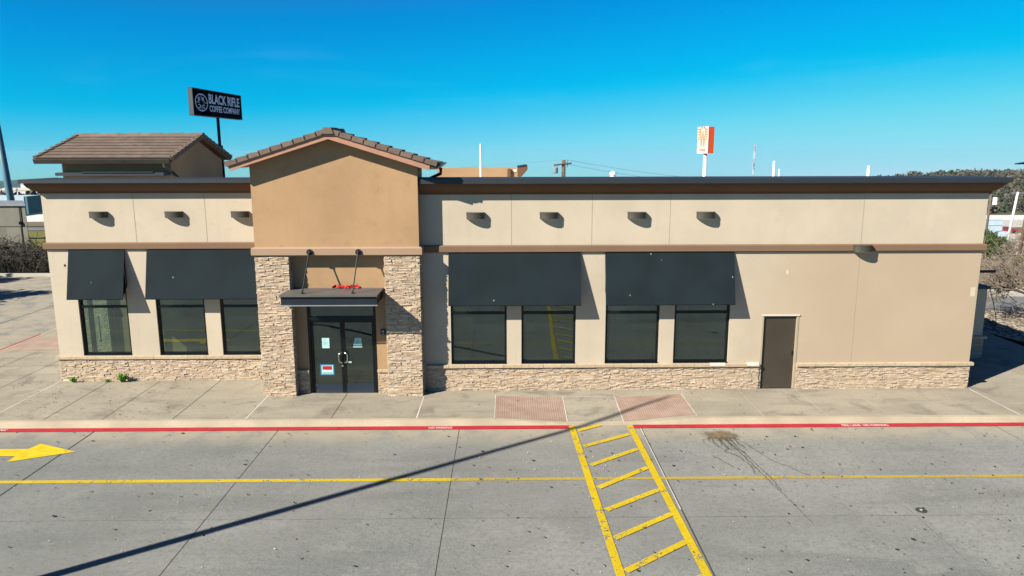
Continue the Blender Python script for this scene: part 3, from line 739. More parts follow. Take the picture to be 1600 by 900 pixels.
# wainscots
def base_seg(axis, a, b, f, sg, label):
    mb = MB(); k = MB(); stones(mb, None, axis, a, b, .0, .685, f, sg, 100+int(a*10))
    lo, hi = min(f-sg*.001, f+sg*.018), max(f-sg*.001, f+sg*.018)
    k.box(a, b, lo, hi, 0, .685) if axis == 'x' else k.box(lo, hi, a, b, 0, .685)
    o = P('stone_base', MAT['stone'], mb, label=label); P('mortar_bed', MAT['stoneback'], k, o)
def cap_seg(axis, a, b, f, s, label=None):
    mb = MB(); rnd = random.Random(4+int(a)); u = a
    while u < b-.01:
        L = min(rnd.uniform(.45, .62), b-u); L = b-u if b-u-L < .1 else L
        o = f+s*(.085+rnd.uniform(0, .012)); lo, hi = min(f, o), max(f, o); j = rnd.uniform(0, .006)
        if axis == 'x': mb.hexa([(u+.003,lo,.69),(u+L-.003,lo,.69),(u+L-.003,hi,.69),(u+.003,hi,.69),(u+.003,lo,.765+j),(u+L-.003,lo,.765+j),(u+L-.003,hi,.782),(u+.003,hi,.782)])
        else: mb.box(lo, hi, u+.003, u+L-.003, .69, .775)
        u += L
    return P('sill_cap', MAT['capstone'], mb, label=label)
for (ax, a, b, f, sg, lab) in (('x', -2.25, 7.36, RY-.002, -1, 'below the right wing windows'), ('x', 8.44, 13.5, RY-.002, -1, 'right of the service door'), ('y', RY, 9.9, 13.502, 1, 'on the shaded right side'),
                               ('x', -13.48, -6.8, LY-.002, -1, 'below the left wing windows'), ('y', LY, 1.59, -13.482, -1, 'on the left side')):
    base_seg(ax, a, b, f, sg, 'stacked stone base '+lab); cap_seg(ax, a-(.09 if ax == 'y' else 0), b, f, sg, 'stone sill cap '+lab)
for a, b in ((5.92, 6.36), (6.98, 7.33)): P('sill_patch', MAT['whitetrim'], MB().prism_x([(RY-.106, .72), (RY-.101, .72), (RY-.101, .7855), (RY-.002, .7855), (RY-.002, .792), (RY-.106, .792)], a, b), label='white patched piece of the sill cap')

# windows
def window(x0, x1, y, parent=None, side=0):
    fr = MB(); d0, d1 = y+.055, y+.16; t = .062
    fr.box(x0, x0+t, d0, d1, ZB, ZT); fr.box(x1-t, x1, d0, d1, ZB, ZT); fr.box(x0+t, x1-t, d0, d1, ZB, ZB+.07); fr.box(x0+t, x1-t, d0, d1, ZT-t, ZT); fr.box(x0+t, x1-t, d0-.004, d1, 2.245, 2.315)
    o = P('window', MAT['black'], fr)
    g = MB(); g.poly([(x0+t, y+.10, ZB+.07), (x1-t, y+.10, ZB+.07), (x1-t, y+.10, 2.245), (x0+t, y+.10, 2.245)]); P('pane', MAT['glass'], g, o)
    g = MB(); g.poly([(x0+t, y+.10, 2.315), (x1-t, y+.10, 2.315), (x1-t, y+.10, ZT-t), (x0+t, y+.10, ZT-t)]); P('transom_pane', MAT['glass'], g, o)
    s = MB(); s.box(x0+.002, x1-.002, y-.012, y+.054, ZB+.002, ZB+.022); P('window_sill', MAT['black'], s, o)
    return o
for a, b in WR: window(a, b, RY)
for a, b in WL: window(a, b, LY)
# glazed side door on the left wall
fr = MB()
for (a, b) in ((1.6, 1.67), (2.70, 2.80), (3.83, 3.9)): fr.box(-13.42, -13.30, a, b, 0, 2.5)
fr.box(-13.42, -13.30, 1.67, 3.83, 2.42, 2.5); fr.box(-13.42, -13.30, 1.67, 3.83, 0.0, .1)
o = P('side_door', MAT['black'], fr); g = MB(); g.poly([(-13.36,1.67,.1),(-13.36,3.83,.1),(-13.36,3.83,2.42),(-13.36,1.67,2.42)]); P('pane', MAT['glass'], g, o)
g = MB(); g.tube([(-13.2,2.88,.75),(-13.2,2.88,1.6)], .018, 8); P('handle', MAT['steel'], g, o)

# bands, cornice, coping
band = [(0, 4.03), (.06, 4.045), (.075, 4.06), (.075, 4.215), (.055, 4.235), (0, 4.245)]
mb = sweep(MB(), [(-2.35, RY), (13.5, RY), (13.5, 10.2)], band); P('trim_band', MAT['brownband'], mb, label='brown trim band of the right wing')
mb = sweep(MB(), [(-13.48, 10.2), (-13.48, LY), (-6.80, LY)], [(a, z-.02) for a, z in band]); P('trim_band', MAT['brownband'], mb, label='brown trim band of the left wing')
corn = [(0, 5.655), (.055, 5.66), (.06, 5.715), (.09, 5.725), (.15, 5.765), (.23, 5.835), (.27, 5.90), (.285, 5.955), (0, 5.955)]
mb = sweep(MB(), [(-2.35, RY), (13.5, RY), (13.5, .55)], corn); P('cornice', MAT['cornice'], mb, label='brown cornice of the right wing')
mb = sweep(MB(), [(-13.48, 1.65), (-13.48, LY), (-6.84, LY)], corn); P('cornice', MAT['cornice'], mb, label='brown cornice of the left wing')
cop = [(-.22, 5.958), (.36, 5.958), (.375, 5.965), (.375, 6.092), (.355, 6.10), (-.22, 6.13)]
mb = sweep(MB(), [(-2.35, RY), (13.5, RY), (13.5, .55)], cop); P('parapet_coping', MAT['coping'], mb, label='charcoal metal coping of the right wing')
mb = sweep(MB(), [(-13.48, 1.65), (-13.48, LY), (-6.84, LY)], [(a, z-.03 if z > 6 else z) for a, z in cop]); P('parapet_coping', MAT['coping'], mb, label='charcoal metal coping of the left wing')
for (x, y, za, zb) in ((.18, RY, 4.245, 5.655), (2.43, RY, 4.245, 5.655), (4.61, RY, 4.245, 5.655), (10.03, RY, 4.245, 5.655), (10.03, RY, .79, 4.03), (-10.83, LY, 4.225, 5.655), (-8.76, LY, 4.225, 5.655)):
    P('control_joint', MAT['joint'], MB().box(x-.008, x+.008, y-.003, y+.001, za, zb))
mb = MB(); mb.box(13.30, 13.44, RY-.003, RY+.001, 2.72, 2.98); P('paint_patch', mottled('pale_patch', (.56,.48,.36), .9, .05), mb)
P('wall_scuff', mottled('scuffed_stucco', (.62, .55, .44), .9, .1), MB().prism_y([(7.98, 3.52), (8.03, 3.50), (8.05, 3.42), (8.02, 3.36), (7.99, 3.40)], RY-.003, RY+.001))
for c in ((-13.02, LY, 3.55),): P('capped_outlet', MAT['bronze'], MB().dome(c, .03, .02, .045, 8, 4, True))

# awnings
def awning(x0, x1, y):
    za, zb, p = 4.035, 2.60, .40
    c = MB(); 
    c.prism_x([(y-.035, za), (y-p, zb), (y-p+.012, zb-.022), (y-.012, za-.03)], x0, x1)
    o = P('awning', MAT['awning'], c)
    f = MB(); r = .016; e = .04
    for x in (x0+e, x1-e):
        f.tube([(x, y-.02, za-.06), (x, y-p+.035, zb+.02)], r, 6); f.tube([(x, y-.02, za-.06), (x, y-.02, zb+.34)], r, 6); f.tube([(x, y-.02, zb+.34), (x, y-p+.035, zb+.02)], r, 6)
    f.tube([(x0+e, y-p+.035, zb+.02), (x1-e, y-p+.035, zb+.02)], r, 6); f.tube([(x0+e, y-.02, zb+.34), (x1-e, y-.02, zb+.34)], r, 6)
    P('awning_frame', MAT['black'], f, o); return o
awning(-1.59, 2.125, RY); awning(2.815, 6.455, RY); awning(-12.84, -11.20, LY); awning(-10.55, -7.05, LY)

# wall lamps: half-round wedges with an open bottom lens
def lamp(x, y, z0, z1, w=.25, d=.22):
    m = MB(); pts = [(x-w, y), (x-w, y-.06)]+[(x-w*math.cos(math.pi*k/12), y-.06-(d-.06)*math.sin(math.pi*k/12)) for k in range(1, 12)]+[(x+w, y-.06), (x+w, y)]
    m.prism_z(pts, z0, z1); m.prism_z([(x+(a-x)*1.02, y+(b-y)*1.02) for a, b in pts], z1-.03, z1+.006)
    o = P('wall_lamp', MAT['bronze'], m)
    l = MB(); l.prism_z([(x+(a-x)*.86, y-.01+(b-y)*.86) for a, b in pts], z0-.012, z0-.001); P('lamp_lens', MAT['white'], l, o)
for x in (-.82, 1.22, 3.67, 5.60): lamp(x, RY, 4.985, 5.16)
lamp(10.04, RY-.06, 4.045, 4.225)
for x in (-11.85, -9.66, -7.74): lamp(x, LY, 4.955, 5.125)

# service door
x0, x1, z0, z1 = DR
fr = MB(); fr.box(x0, x0+.055, RY-.012, RY+.2, 0, z1-.055); fr.box(x1-.055, x1, RY-.012, RY+.2, 0, z1-.055); fr.box(x0, x1, RY-.012, RY+.2, z1-.055, z1)
fo = P('door_frame', mottled('tan_door_frame', (.40, .33, .23), .6, .08), fr, label='tan frame of the service door')
m = MB(); m.box(x0-.01, x1+.02, RY-.03, RY-.013, z1-.03, z1+.004); P('drip_cap', MAT['whitetrim'], m, fo)
m = MB(); m.box(x0+.058, x1-.058, RY+.05, RY+.10, .015, z1-.058); sd_ = P('service_door', MAT['servicedoor'], m, label='brown metal service door')
for z in (.25, 1.08, 1.86):
    m = MB(); m.tube([(x0+.062, RY+.045, z-.055), (x0+.062, RY+.045, z+.055)], .014, 8); P('hinge', MAT['black'], m, sd_)
m = MB(); m.box(x1-.12, x1-.085, RY+.035, RY+.05, 1.0, 1.12); P('lock_plate', MAT['black'], m, sd_)
m = MB(); m.box(x0, x1, RY-.03, RY+.2, -.002, .013); P('threshold', MAT['steel'], m, fo)

# ------------------------------------------------------------------ entrance tower
TX0, TX1 = -6.86, -2.36; AX = -4.64
ez, az = 6.525, 7.235                                    # wall eave and apex under the roof
m = MB(); m.prism_y([(TX0, 4.25), (TX1, 4.25), (TX1, ez), (AX, az), (TX0, ez)], TY, .70); P('entrance_tower', MAT['tan'], m, label='tan stucco gabled tower over the entrance')
m = wall_open(MB(), TX0+.05, TX1-.05, 0, 4.03, -.20, .0, [(-5.60, -3.66, 0., 2.62)]); m.box(TX0+.1, -6.70, .0, LY+.2, 0, 4.2); P('entrance_wall', MAT['tan'], m)
m = MB(); m.box(TX0+.05, TX1-.05, -.42, .0, 4.0, 4.03); P('soffit', MAT['tan'], m)
pb = [(0, 4.02), (.07, 4.03), (.085, 4.05), (.085, 4.225), (.06, 4.25), (0, 4.265)]
m = sweep(MB(), [(TX0, 1.05), (TX0, TY), (TX1, TY), (TX1, -.08)], pb); m.box(TX0, TX1, TY, -.05, 4.031, 4.262); P('tower_band', MAT['pinkband'], m)
for (a, b, sd_) in ((-6.83, -5.97, 1), (-3.29, -2.38, 2)):
    m = MB(); k = MB(); f = TY-.015
    stones(m, None, 'x', a, b, 0, 3.995, f, -1, 500+sd_, .03); stones(m, None, 'y', f-.01, -.02 if sd_ == 2 else 1.0, 0, 3.995, a if sd_ == 1 else a, -1, 520+sd_); stones(m, None, 'y', f-.01, -.02, 0, 3.995, b, 1, 540+sd_)
    k.box(a+.001, b-.001, f, -.21, 0, 3.995)
    o = P('stone_pillar', MAT['stone'], m); P('mortar_bed', MAT['stoneback'], k, o)
for a, b in ((-5.90, -5.61), (-3.65, -3.36)):
    m = MB(); stones(m, None, 'x', a, b, 0, .63, -.202, -1, 560); P('stone_base', MAT['stone'], m, label='low stone panel beside the entrance doors')
    P('sill_cap', MAT['capstone'], MB().box(a-.01, b, -.285, -.201, .635, .70), label='sill cap beside the entrance doors')
# roof
def tiles_slope(mb, ridge, eave, along0, along1, axis, rows, tile_w, th=.045, seed=1):
    """courses of flat tiles; ridge/eave: (across, z); axis 'y': tiles run along y, slope along x; axis 'x' the other way"""
    rnd = random.Random(seed); v = Vector((eave[0]-ridge[0], eave[1]-ridge[1])); L = v.length; d = v/L; n = Vector((-d.y, d.x)); n = n if n.y > 0 else -n
    cl = L/rows
    for r in range(rows):
        u = along0-(tile_w/2 if r % 2 else 0)
        while u < along1-.01:
            a, b = max(u, along0)+.003, min(u+tile_w, along1)-.003
            if b-a > .02:
                s0 = r*cl-.03; s1 = (r+1)*cl+.02; j = rnd.uniform(-.002, .002)
                pts = []
                lo0, hi0 = .012, .012+th*.55; lo1, hi1 = .03+j, .03+th+.012+j
                for (ss, hh) in ((s0, lo0), (s1, lo1), (s1, hi1), (s0, hi0)):
                    q = Vector(ridge)+d*ss+n*hh; pts.append(q)
                mid = (a+b)/2
                A = [(q.x, a, q.y) if axis == 'y' else (a, q.x, q.y) for q in pts]; Bp = [(q.x, b, q.y) if axis == 'y' else (b, q.x, q.y) for q in pts]
                mb.add(A+Bp, [(0,1,2,3),(7,6,5,4),(0,4,5,1),(1,5,6,2),(2,6,7,3),(3,7,4,0)])
            u += tile_w
YF, YB = TY-.34, .78
slope_l = ((AX, 7.34), (-7.36, 6.47)); slope_r = ((AX, 7.34), (-1.80, 6.47))
m = MB(); tiles_slope(m, *slope_l, YF+.09, YB, 'y', 8, .33, .05, 3); tiles_slope(m, *slope_r, YF+.09, YB, 'y', 8, .33, .05, 4); P('tile_roof', MAT['tile'], m, label='brown tiled roof of the entrance tower')
m = MB()
m.prism_y([(AX, 7.335), (-7.30, 6.48), (-7.30, 6.40), (AX, 7.25)], YF+.08, YB); m.prism_y([(AX, 7.335), (AX, 7.25), (-1.90, 6.40), (-1.90, 6.48)], YF+.08, YB); P('roof_deck', MAT['tan'], m)
# rake tiles: stepped end pieces over the gable edge
rnd = random.Random(8)
for (rg, ev) in (slope_l, slope_r):
    m = MB()
    v = Vector((ev[0]-rg[0], ev[1]-rg[1])); L = v.length; d = v/L; nn = Vector((-d.y, d.x)); nn = nn if nn.y > 0 else -nn; N = 9; cl = L/N
    for i in range(N):
        s0, s1 = i*cl-.03, (i+1)*cl; lift = .016+rnd.uniform(-.003, .003)
        q = [Vector(rg)+d*s0-nn*.035, Vector(rg)+d*s1-nn*(.035-lift*.4), Vector(rg)+d*s1+nn*(.095+lift), Vector(rg)+d*s0+nn*.08]
        if d.x < 0: q = q[::-1]
        m.prism_y([(p.x, p.y) for p in q], YF-.045, YF+.14)
    P('rake_tile', MAT['tile'], m, label='stepped rake tiles along the entrance gable')
m = MB()
for i in range(4): m.prism_y([(AX-.17, 7.29), (AX-.10, 7.455+.01*(i%2)), (AX+.10, 7.455+.01*(i%2)), (AX+.17, 7.29)], YF-.05+i*.41-.02, YF-.05+(i+1)*.41)
P('ridge_cap', MAT['tile'], m)
m = MB(); m.prism_y([(AX, 7.325), (AX, 7.155), (-7.27, 6.335), (-7.31, 6.475)], YF, YF+.075); m.prism_y([(AX, 7.325), (-1.97, 6.475), (-2.01, 6.335), (AX, 7.155)], YF, YF+.075); P('fascia', MAT['fascia'], m)
# gutter and downspout on the right eave
m = MB(); m.prism_y([(-1.985, 6.36), (-1.84, 6.36), (-1.66, 6.50), (-1.66, 6.53), (-1.985, 6.53)], YF+.02, YB); gut = P('gutter', MAT['bronze'], m)
m = MB(); m.tube([(-1.80, YF+1.2, 6.38), (-1.80, YF+1.2, 6.22), (-2.28, YF+1.35, 6.02), (-2.30, YF+1.35, 5.2)], .05, 8); P('downspout', MAT['black'], m, gut)

# canopy over the doors
cx0, cx1, cy0, cy1 = -5.99, -3.44, -1.22, -.20
m = MB(); m.box(cx0, cx1, cy0, cy1, 2.80, 3.02); cn = P('entrance_canopy', mottled('navy_canopy_fascia', (.010, .017, .026), .5, .12, spec=.3), m, label='charcoal flat canopy over the entrance doors')
m = MB(); m.box(cx0-.03, cx1+.03, cy0-.055, cy1, 3.03, 3.075); P('canopy_top', mottled('canopy_top_metal', (.105,.098,.094), .6, .12, 2), m, cn)
m = MB(); m.box(cx0-.03, cx1+.03, cy0-.032, cy0-.008, 2.775, 2.80); P('canopy_lip', MAT['galv'], m, cn)
for xa, xb in ((-5.34, -5.45), (-4.01, -4.10)):
    m = MB(); m.tube([(xa, TY-.09, 4.13), (xa, TY-.15, 4.12), (xb, -1.03, 3.14), (xb, -1.03, 3.07)], .018, 8); rd = P('tie_rod', MAT['blackrod'], m)
    q = MB(); q.tube([(xa, TY-.086, 4.13), (xa, TY-.115, 4.13)], .085, 14); q.dome((xa, TY-.13, 4.125), .05, .05, .05, 10, 4, True); P('anchor_plate', MAT['blackrod'], q, rd)
    q = MB(); q.box(xb-.04, xb+.04, -1.08, -.98, 3.076, 3.09); q.box(xb-.012, xb+.012, -1.06, -1.0, 3.09, 3.16); P('base_bracket', MAT['blackrod'], q, rd)
# entrance doors
fr = MB(); dx0, dx1, dm = -5.60, -3.66, -4.63; yd0, yd1 = -.19, -.06
fr.box(dx0, dx0+.07, yd0, yd1, 0, 2.62); fr.box(dx1-.07, dx1, yd0, yd1, 0, 2.62); fr.box(dx0+.07, dx1-.07, yd0, yd1, 2.14, 2.24); fr.box(dx0+.07, dx1-.07, yd0, yd1, 2.56, 2.62)
ef = P('door_frame', MAT['black'], fr, label='black storefront frame of the entrance')
g = MB(); g.poly([(dx0+.07,-.12,2.24),(dx1-.07,-.12,2.24),(dx1-.07,-.12,2.56),(dx0+.07,-.12,2.56)]); P('transom_pane', MAT['doorglass'], g, ef)
m = MB(); m.box(dx0, dx1, -.24, -.03, .002, .014); P('threshold', MAT['steel'], m, ef)
for s, (a, b) in ((-1, (dx0+.073, dm-.004)), (1, (dm+.004, dx1-.073))):
    f = MB(); st_ = .062
    f.box(a, a+st_, -.155, -.105, .016, 2.136); f.box(b-st_, b, -.155, -.105, .016, 2.136); f.box(a+st_, b-st_, -.155, -.105, 2.07, 2.136)
    o = P('entrance_door', MAT['black'], f)
    k = MB(); k.box(a+st_, b-st_, -.157, -.103, .016, .275); P('kick_plate', mottled('blue_black_kick_plate', (.018,.028,.045), .4, .1), k, o)
    g = MB(); g.poly([(a+st_,-.13,.275),(b-st_,-.13,.275),(b-st_,-.13,2.07),(a+st_,-.13,2.07)]); P('pane', MAT['doorglass'], g, o)
    hx = (b-.035) if s < 0 else (a+.035); hd = MB(); e = -.105*s*-1
    hd.tube([(hx, -.155, .90), (hx, -.215, .90), (hx+s*.075, -.225, .93), (hx+s*.085, -.225, .98), (hx+s*.085, -.225, 1.12), (hx+s*.075, -.225, 1.17), (hx, -.215, 1.20), (hx, -.155, 1.20)], .017, 8)
    P('handle', MAT['steel'], hd, o, True)
m = MB(); m.tube([(dm-.04, -.155, .80), (dm-.04, -.17, .80)], .03, 10); P('lock_cylinder', MAT['steel'], m)
m = MB(); m.box(-3.53, -3.40, -.235, -.201, 1.72, 1.89); kp = P('card_reader', MAT['black'], m); m = MB(); m.dome((-3.465, -.236, 1.83), .04, .02, .04, 10, 4, True); m.box(-3.5, -3.43, -.24, -.235, 1.735, 1.76); P('reader_lens', MAT['galv'], m, kp)

# ------------------------------------------------------------------ rear tower, rear parapet, roof fittings
m = MB(); m.box(-14.5, -10.95, 4.0, 8.4, 0, 6.55); m.prism_x([(4.0, 6.55), (8.4, 6.55), (6.2, 7.27)], -14.5, -10.95); P('rear_tower', MAT['tan'], m, label='tan stucco tower with tiled gable roof at the rear left')
rs = ((6.2, 7.40), (3.62, 6.62)); rb = ((6.2, 7.40), (8.78, 6.62))
m = MB(); tiles_slope(m, *rs, -15.1, -10.74, 'x', 8, .27, .035, 13); tiles_slope(m, *rb, -15.1, -10.74, 'x', 8, .27, .035, 14); P('tile_roof', MAT['tile'], m, label='brown tiled roof of the rear tower')
m = MB(); m.prism_x([(6.2, 7.39), (3.66, 6.62), (3.66, 6.53), (6.2, 7.29)], -15.08, -10.76); m.prism_x([(6.2, 7.39), (6.2, 7.29), (8.74, 6.53), (8.74, 6.62)], -15.08, -10.76); P('roof_deck', MAT['cornice'], m)
rnd = random.Random(21)
for x, sgn in ((-15.16, 0), (-10.80, 1)):
    for (rg, ev) in (rs, rb):
        m = MB()
        v = Vector((ev[0]-rg[0], ev[1]-rg[1])); L = v.length; d = v/L; nn = Vector((-d.y, d.x)); nn = nn if nn.y > 0 else -nn; N = 8; cl = L/N
        for i in range(N):
            s0, s1 = i*cl-.03, (i+1)*cl; lift = .018
            q = [Vector(rg)+d*s0-nn*.06, Vector(rg)+d*s1-nn*(.06-lift), Vector(rg)+d*s1+nn*(.09+lift), Vector(rg)+d*s0+nn*.07]
            m.prism_x([(p.x, p.y) for p in q], x, x+.12)
        P('rake_tile', MAT['tile'], m, label='rake tiles of the rear tower')
m = MB()
for i in range(12): m.prism_x([(6.04, 7.39), (6.10, 7.50+.012*(i%2)), (6.30, 7.50+.012*(i%2)), (6.36, 7.39)], -15.16+i*.373-.02, -15.16+(i+1)*.373)
P('ridge_cap', MAT['tile'], m)
m = MB(); m.prism_x([(3.50, 6.62), (3.50, 6.60), (3.56, 6.47), (3.66, 6.47), (3.66, 6.62)], -15.12, -10.78); rg_ = P('gutter', MAT['bronze'], m, label='bronze gutter of the rear tower')
m = MB(); m.tube([(-10.98, 3.60, 6.5), (-10.98, 3.60, 6.38), (-10.90, 3.95, 6.2), (-10.62, 3.95, 5.9), (-10.6, 3.95, 5.15)], .05, 8); P('downspout', MAT['bronze'], m, rg_)
m = MB(); m.prism_x([(6.2, 7.30), (3.60, 6.50), (3.60, 6.62), (6.2, 7.41)], -10.80, -10.74); m.prism_x([(6.2, 7.30), (6.2, 7.41), (8.80, 6.62), (8.80, 6.50)], -10.80, -10.74); P('fascia', MAT['brownband'], m, label='brown fascia of the rear tower')
m = MB(); m.box(-14.45, -10.98, 3.50, 3.99, 6.09, 6.19); m.box(-13.6, -11.3, 3.47, 3.6, 6.19, 6.215); P('roof_ledge', MAT['coping'], m)
m = MB(); stones(m, None, 'x', -14.5, -13.49, 0, 2.1, 3.998, -1, 77); P('stone_base', MAT['stone'], m, label='stone facing of the rear tower')
m = MB(); m.box(-2.6, .50, 8.0, 9.99, 5.12, 6.20); rp = P('rear_parapet', MAT['tan'], m, label='tan parapet rising at the back of the roof')
m = MB(); m.box(.10, .22, 7.9, 8.0, 5.12, 6.19); P('pilaster', MAT['cornice'], m, rp)
m = MB(); m.prism_y([(.52, 5.88), (.64, 5.90), (.84, 6.12), (.84, 6.30), (.50, 6.25)], 7.7, 9.9); P('end_cornice', MAT['cornice'], m, rp)
m = MB(); m.prism_y([(.50, 6.255), (.845, 6.305), (.845, 6.14), (.86, 6.14), (.86, 6.33), (.50, 6.275)], 7.68, 9.92); P('end_coping', MAT['coping'], m, rp)
m = MB(); m.box(.34, .46, 7.985, 8.0, 6.07, 6.17); P('roof_tag', MAT['white'], m, rp)
for x, y, zt, r in ((-.85, 6, 7.10, .042), (9.64, 6, 6.48, .05), (13.05, 6, 6.30, .055)):
    m = MB(); m.tube([(x, y, 5.1), (x, y, zt)], r, 12); P('vent_pipe', MAT['pvc'], m, smooth=False)
m = MB(); m.tube([(3.87, 6, 5.1), (3.87, 6, 6.02)], .10, 12); m.dome((3.87, 6, 6.02), .13, .13, .12, 14, 5); P('roof_vent', MAT['pvc'], m)
# ------------------------------------------------------------------ papers, notice, tape on the entrance
def paper(name, label, x0, x1, z0, z1, skew=0., y=-.136):
    t = thing(name, label, 'notice', ((x0+x1)/2, y, z0))
    m = MB(); m.hexa([(x0-skew, y-.0015, z0), (x1+skew*.3, y-.0015, z0), (x1+skew*.3, y, z0), (x0-skew, y, z0), (x0+skew, y-.0015, z1), (x1-skew*.3, y-.0015, z1), (x1-skew*.3, y, z1), (x0+skew, y, z1)])
    m.build('sheet', MAT['paper'], t)
    m = MB(); rnd = random.Random(int(x0*100)); z = z1-.06
    while z > z0+.08:
        m.box(x0+.03, x1-.03-rnd.uniform(0, .06), y-.0022, y-.0016, z, z+.009); z -= rnd.choice((.022, .022, .04))
    o = m.build('print_lines', MAT['ink'], t); return t
paper('paper_notice', 'pale blue paper notice taped to the left entrance door', -5.23, -5.02, 1.315, 1.615)
paper('paper_notice', 'slanted pale blue paper notice taped to the right entrance door', -4.32, -4.10, 1.335, 1.615, .03)
t = thing('closed_notice', 'red and white window notice with blue frame low on the left entrance door', 'sign', (-5.11, -.136, .5))
m = MB(); x0, x1, z0, z1, y = -5.31, -4.92, .52, .835, -.136
for a, b, c, d in ((x0, x1, z0, z0+.03), (x0, x1, z1-.03, z1), (x0, x0+.03, z0+.031, z1-.031), (x1-.03, x1, z0+.031, z1-.031)): m.box(a, b, y-.004, y, c, d)
m.build('frame', MAT['blue'], t)
MB().box(x0+.032, x1-.032, y-.002, y, z0+.032, z1-.032).build('backing', MAT['paper'], t)
MB().box(x0+.06, x1-.06, y-.0035, y-.0022, z0+.155, z1-.05).build('red_panel', MAT['redsign'], t)
MB().box(x0+.06, x1-.06, y-.0035, y-.0022, z0+.10, z0+.145).build('white_panel', MAT['white'], t)
MB().box(x0+.06, x1-.06, y-.0035, y-.0022, z0+.045, z0+.095).build('green_panel', MAT['greenprint'], t)
t = thing('paper_slip', 'small pale slip stuck beside the right door handle', 'notice', (-4.44, -.136, .9))
MB().box(-4.50, -4.41, -.138, -.136, .88, .92).build('sheet', MAT['paper'], t)
random.seed(9); m = MB()
for k in range(5):
    pts = [(-4.80+.70*i/9+random.uniform(-.03, .03), -.34+.05*k-.1*random.random(), 3.09+random.uniform(0, .045)) for i in range(10)]
    for p, q in zip(pts[:-1], pts[1:]):
        hgt = random.uniform(.03, .06)
        m.add([p, q, (q[0], q[1]+random.uniform(-.03,.03), q[2]+hgt), (p[0], p[1]+random.uniform(-.03,.03), p[2]+hgt)], [(0,1,2,3)])
tag(m.build('warning_tape', MAT['tape']), 'crumpled red tape lying on top of the entrance canopy', 'tape')

# pendant lamps hanging inside
def pendant(x, y, label):
    t = thing('pendant_lamp', label, 'lamp', (x, y, 1.75), 0, 'pendant lamps inside the dining room')
    m = MB(); m.tube([(x, y, 2.02), (x, y, 1.98), (x, y, 1.72), (x, y, 1.66)], [.03, .06, .13, .14], 12); m.build('lamp_shade', MAT['blackrod'], t)
    m = MB(); m.dome((x, y, 1.70), .07, .07, .07, 10, 4, True); m.build('bulb', mottled('amber_glass', (.55, .16, .04), .3, .05), t)
    m = MB(); m.tube([(x, y, 2.02), (x, y, 3.29)], .008, 5); m.build('cord', MAT['blackrod'], t)
for x, y, l in ((-12.35, 2.5, 'dark pendant lamp behind the leftmost window'), (-8.05, 2.5, 'dark pendant lamp behind the window next to the left pillar'), (1.62, 1.5, 'dark pendant lamp behind the second window right of the entrance'), (3.30, 1.5, 'dark pendant lamp behind the third window right of the entrance')): pendant(x, y, l)

# ------------------------------------------------------------------ vegetation
def leaf_clump(m, c, r, n, s, rnd, flat=1.):
    for _ in range(n):
        a = Vector((rnd.gauss(0, 1), rnd.gauss(0, 1), rnd.gauss(0, 1))); a.normalize(); a *= r*rnd.random()**.45; a.z *= flat
        p = Vector(c)+a; d = Vector((rnd.gauss(0, 1), rnd.gauss(0, 1), rnd.gauss(0, .7))); d.normalize(); e = d.orthogonal(); e.normalize(); e.rotate(Matrix.Rotation(rnd.uniform(0, 6.3), 3, d)); f = d.cross(e)
        k = s*rnd.uniform(.6, 1.4)
        m.add([p-e*k*.5, p+f*k*.35, p+e*k*.6, p-f*k*.35], [(0,1,2,3)])
def weed(x, y, h, n, seed, label):
    rnd = random.Random(seed); t = thing('weed', label, 'plant', (x, y, .0))
    m = MB()
    for _ in range(n):
        a = rnd.uniform(0, 6.28); L = h*rnd.uniform(.5, 1.1); sp = rnd.uniform(.2, .9)*h
        base = Vector((x+rnd.uniform(-.05, .05), y+rnd.uniform(-.03, .03), 0)); tip = base+Vector((math.cos(a)*sp, math.sin(a)*sp*.5-.04, L)); w = Vector((-math.sin(a), math.cos(a), 0))*.014
        mid = (base+tip)/2+Vector((0, 0, L*.25)); m.add([base-w*.5, mid-w, tip, mid+w, base+w*.5], [(0,1,2,3,4)])
        leaf_clump(m, tip, .03, 2, .035, rnd)
    m.build('foliage', MAT['weed'], t)
weed(-13.02, .92, .15, 40, 1, 'small green weed at the left corner of the stone base')
weed(-11.55, .92, .23, 95, 2, 'bushy green weed at the stone base under the leftmost window')
weed(-12.02, .94, .08, 16, 3, 'tiny weed sprig between the two larger weeds')
def specks(name, label, n, m_, seed, r0, r1, xs, ys, right=0.):
    rnd = random.Random(seed); mb = MB(); k = 0
    while k < n:
        x = rnd.uniform(*xs); y = rnd.uniform(*ys)
        if rnd.random() < right*(1-sstep(-6, 8, x)): continue
        r = r0+(r1-r0)*rnd.random()**2.2; z = ZL+.0245+k*.000004 if y < -2.48 else walk_z(x, y)+.0105; a0 = rnd.uniform(0, 6.28); e = rnd.uniform(.5, 1.); q = []
        for i in range(9):
            a = 6.28*i/9; rr = r*rnd.uniform(.6, 1.25); u, v = rr*math.cos(a), rr*e*math.sin(a); q.append((x+u*math.cos(a0)-v*math.sin(a0), y+u*math.sin(a0)+v*math.cos(a0), z))
        mb.poly(q); k += 1
    tag(mb.build(name, m_), label, kind='stuff')
MAT['gum'] = mottled('old_gum', (.022, .023, .024), .8, .2); MAT['gumgrey'] = mottled('faded_gum', (.095, .097, .094), .8, .2); MAT['fleck'] = mottled('pale_fleck', (.62, .63, .60), .8, .1)
specks('gum_spots', 'dark trodden gum spots scattered over the parking lot', 230, MAT['gum'], 61, .013, .045, (-13, 15), (-10.5, -2.75), .75)
specks('gum_spots', 'faded grey gum spots over the lot', 320, MAT['gumgrey'], 62, .012, .036, (-14, 15), (-10.5, -2.75), .5)
specks('gum_spots', 'faded grey gum spots on the sidewalk', 130, MAT['gumgrey'], 64, .012, .03, (-13, 15), (-2.2, -.2))
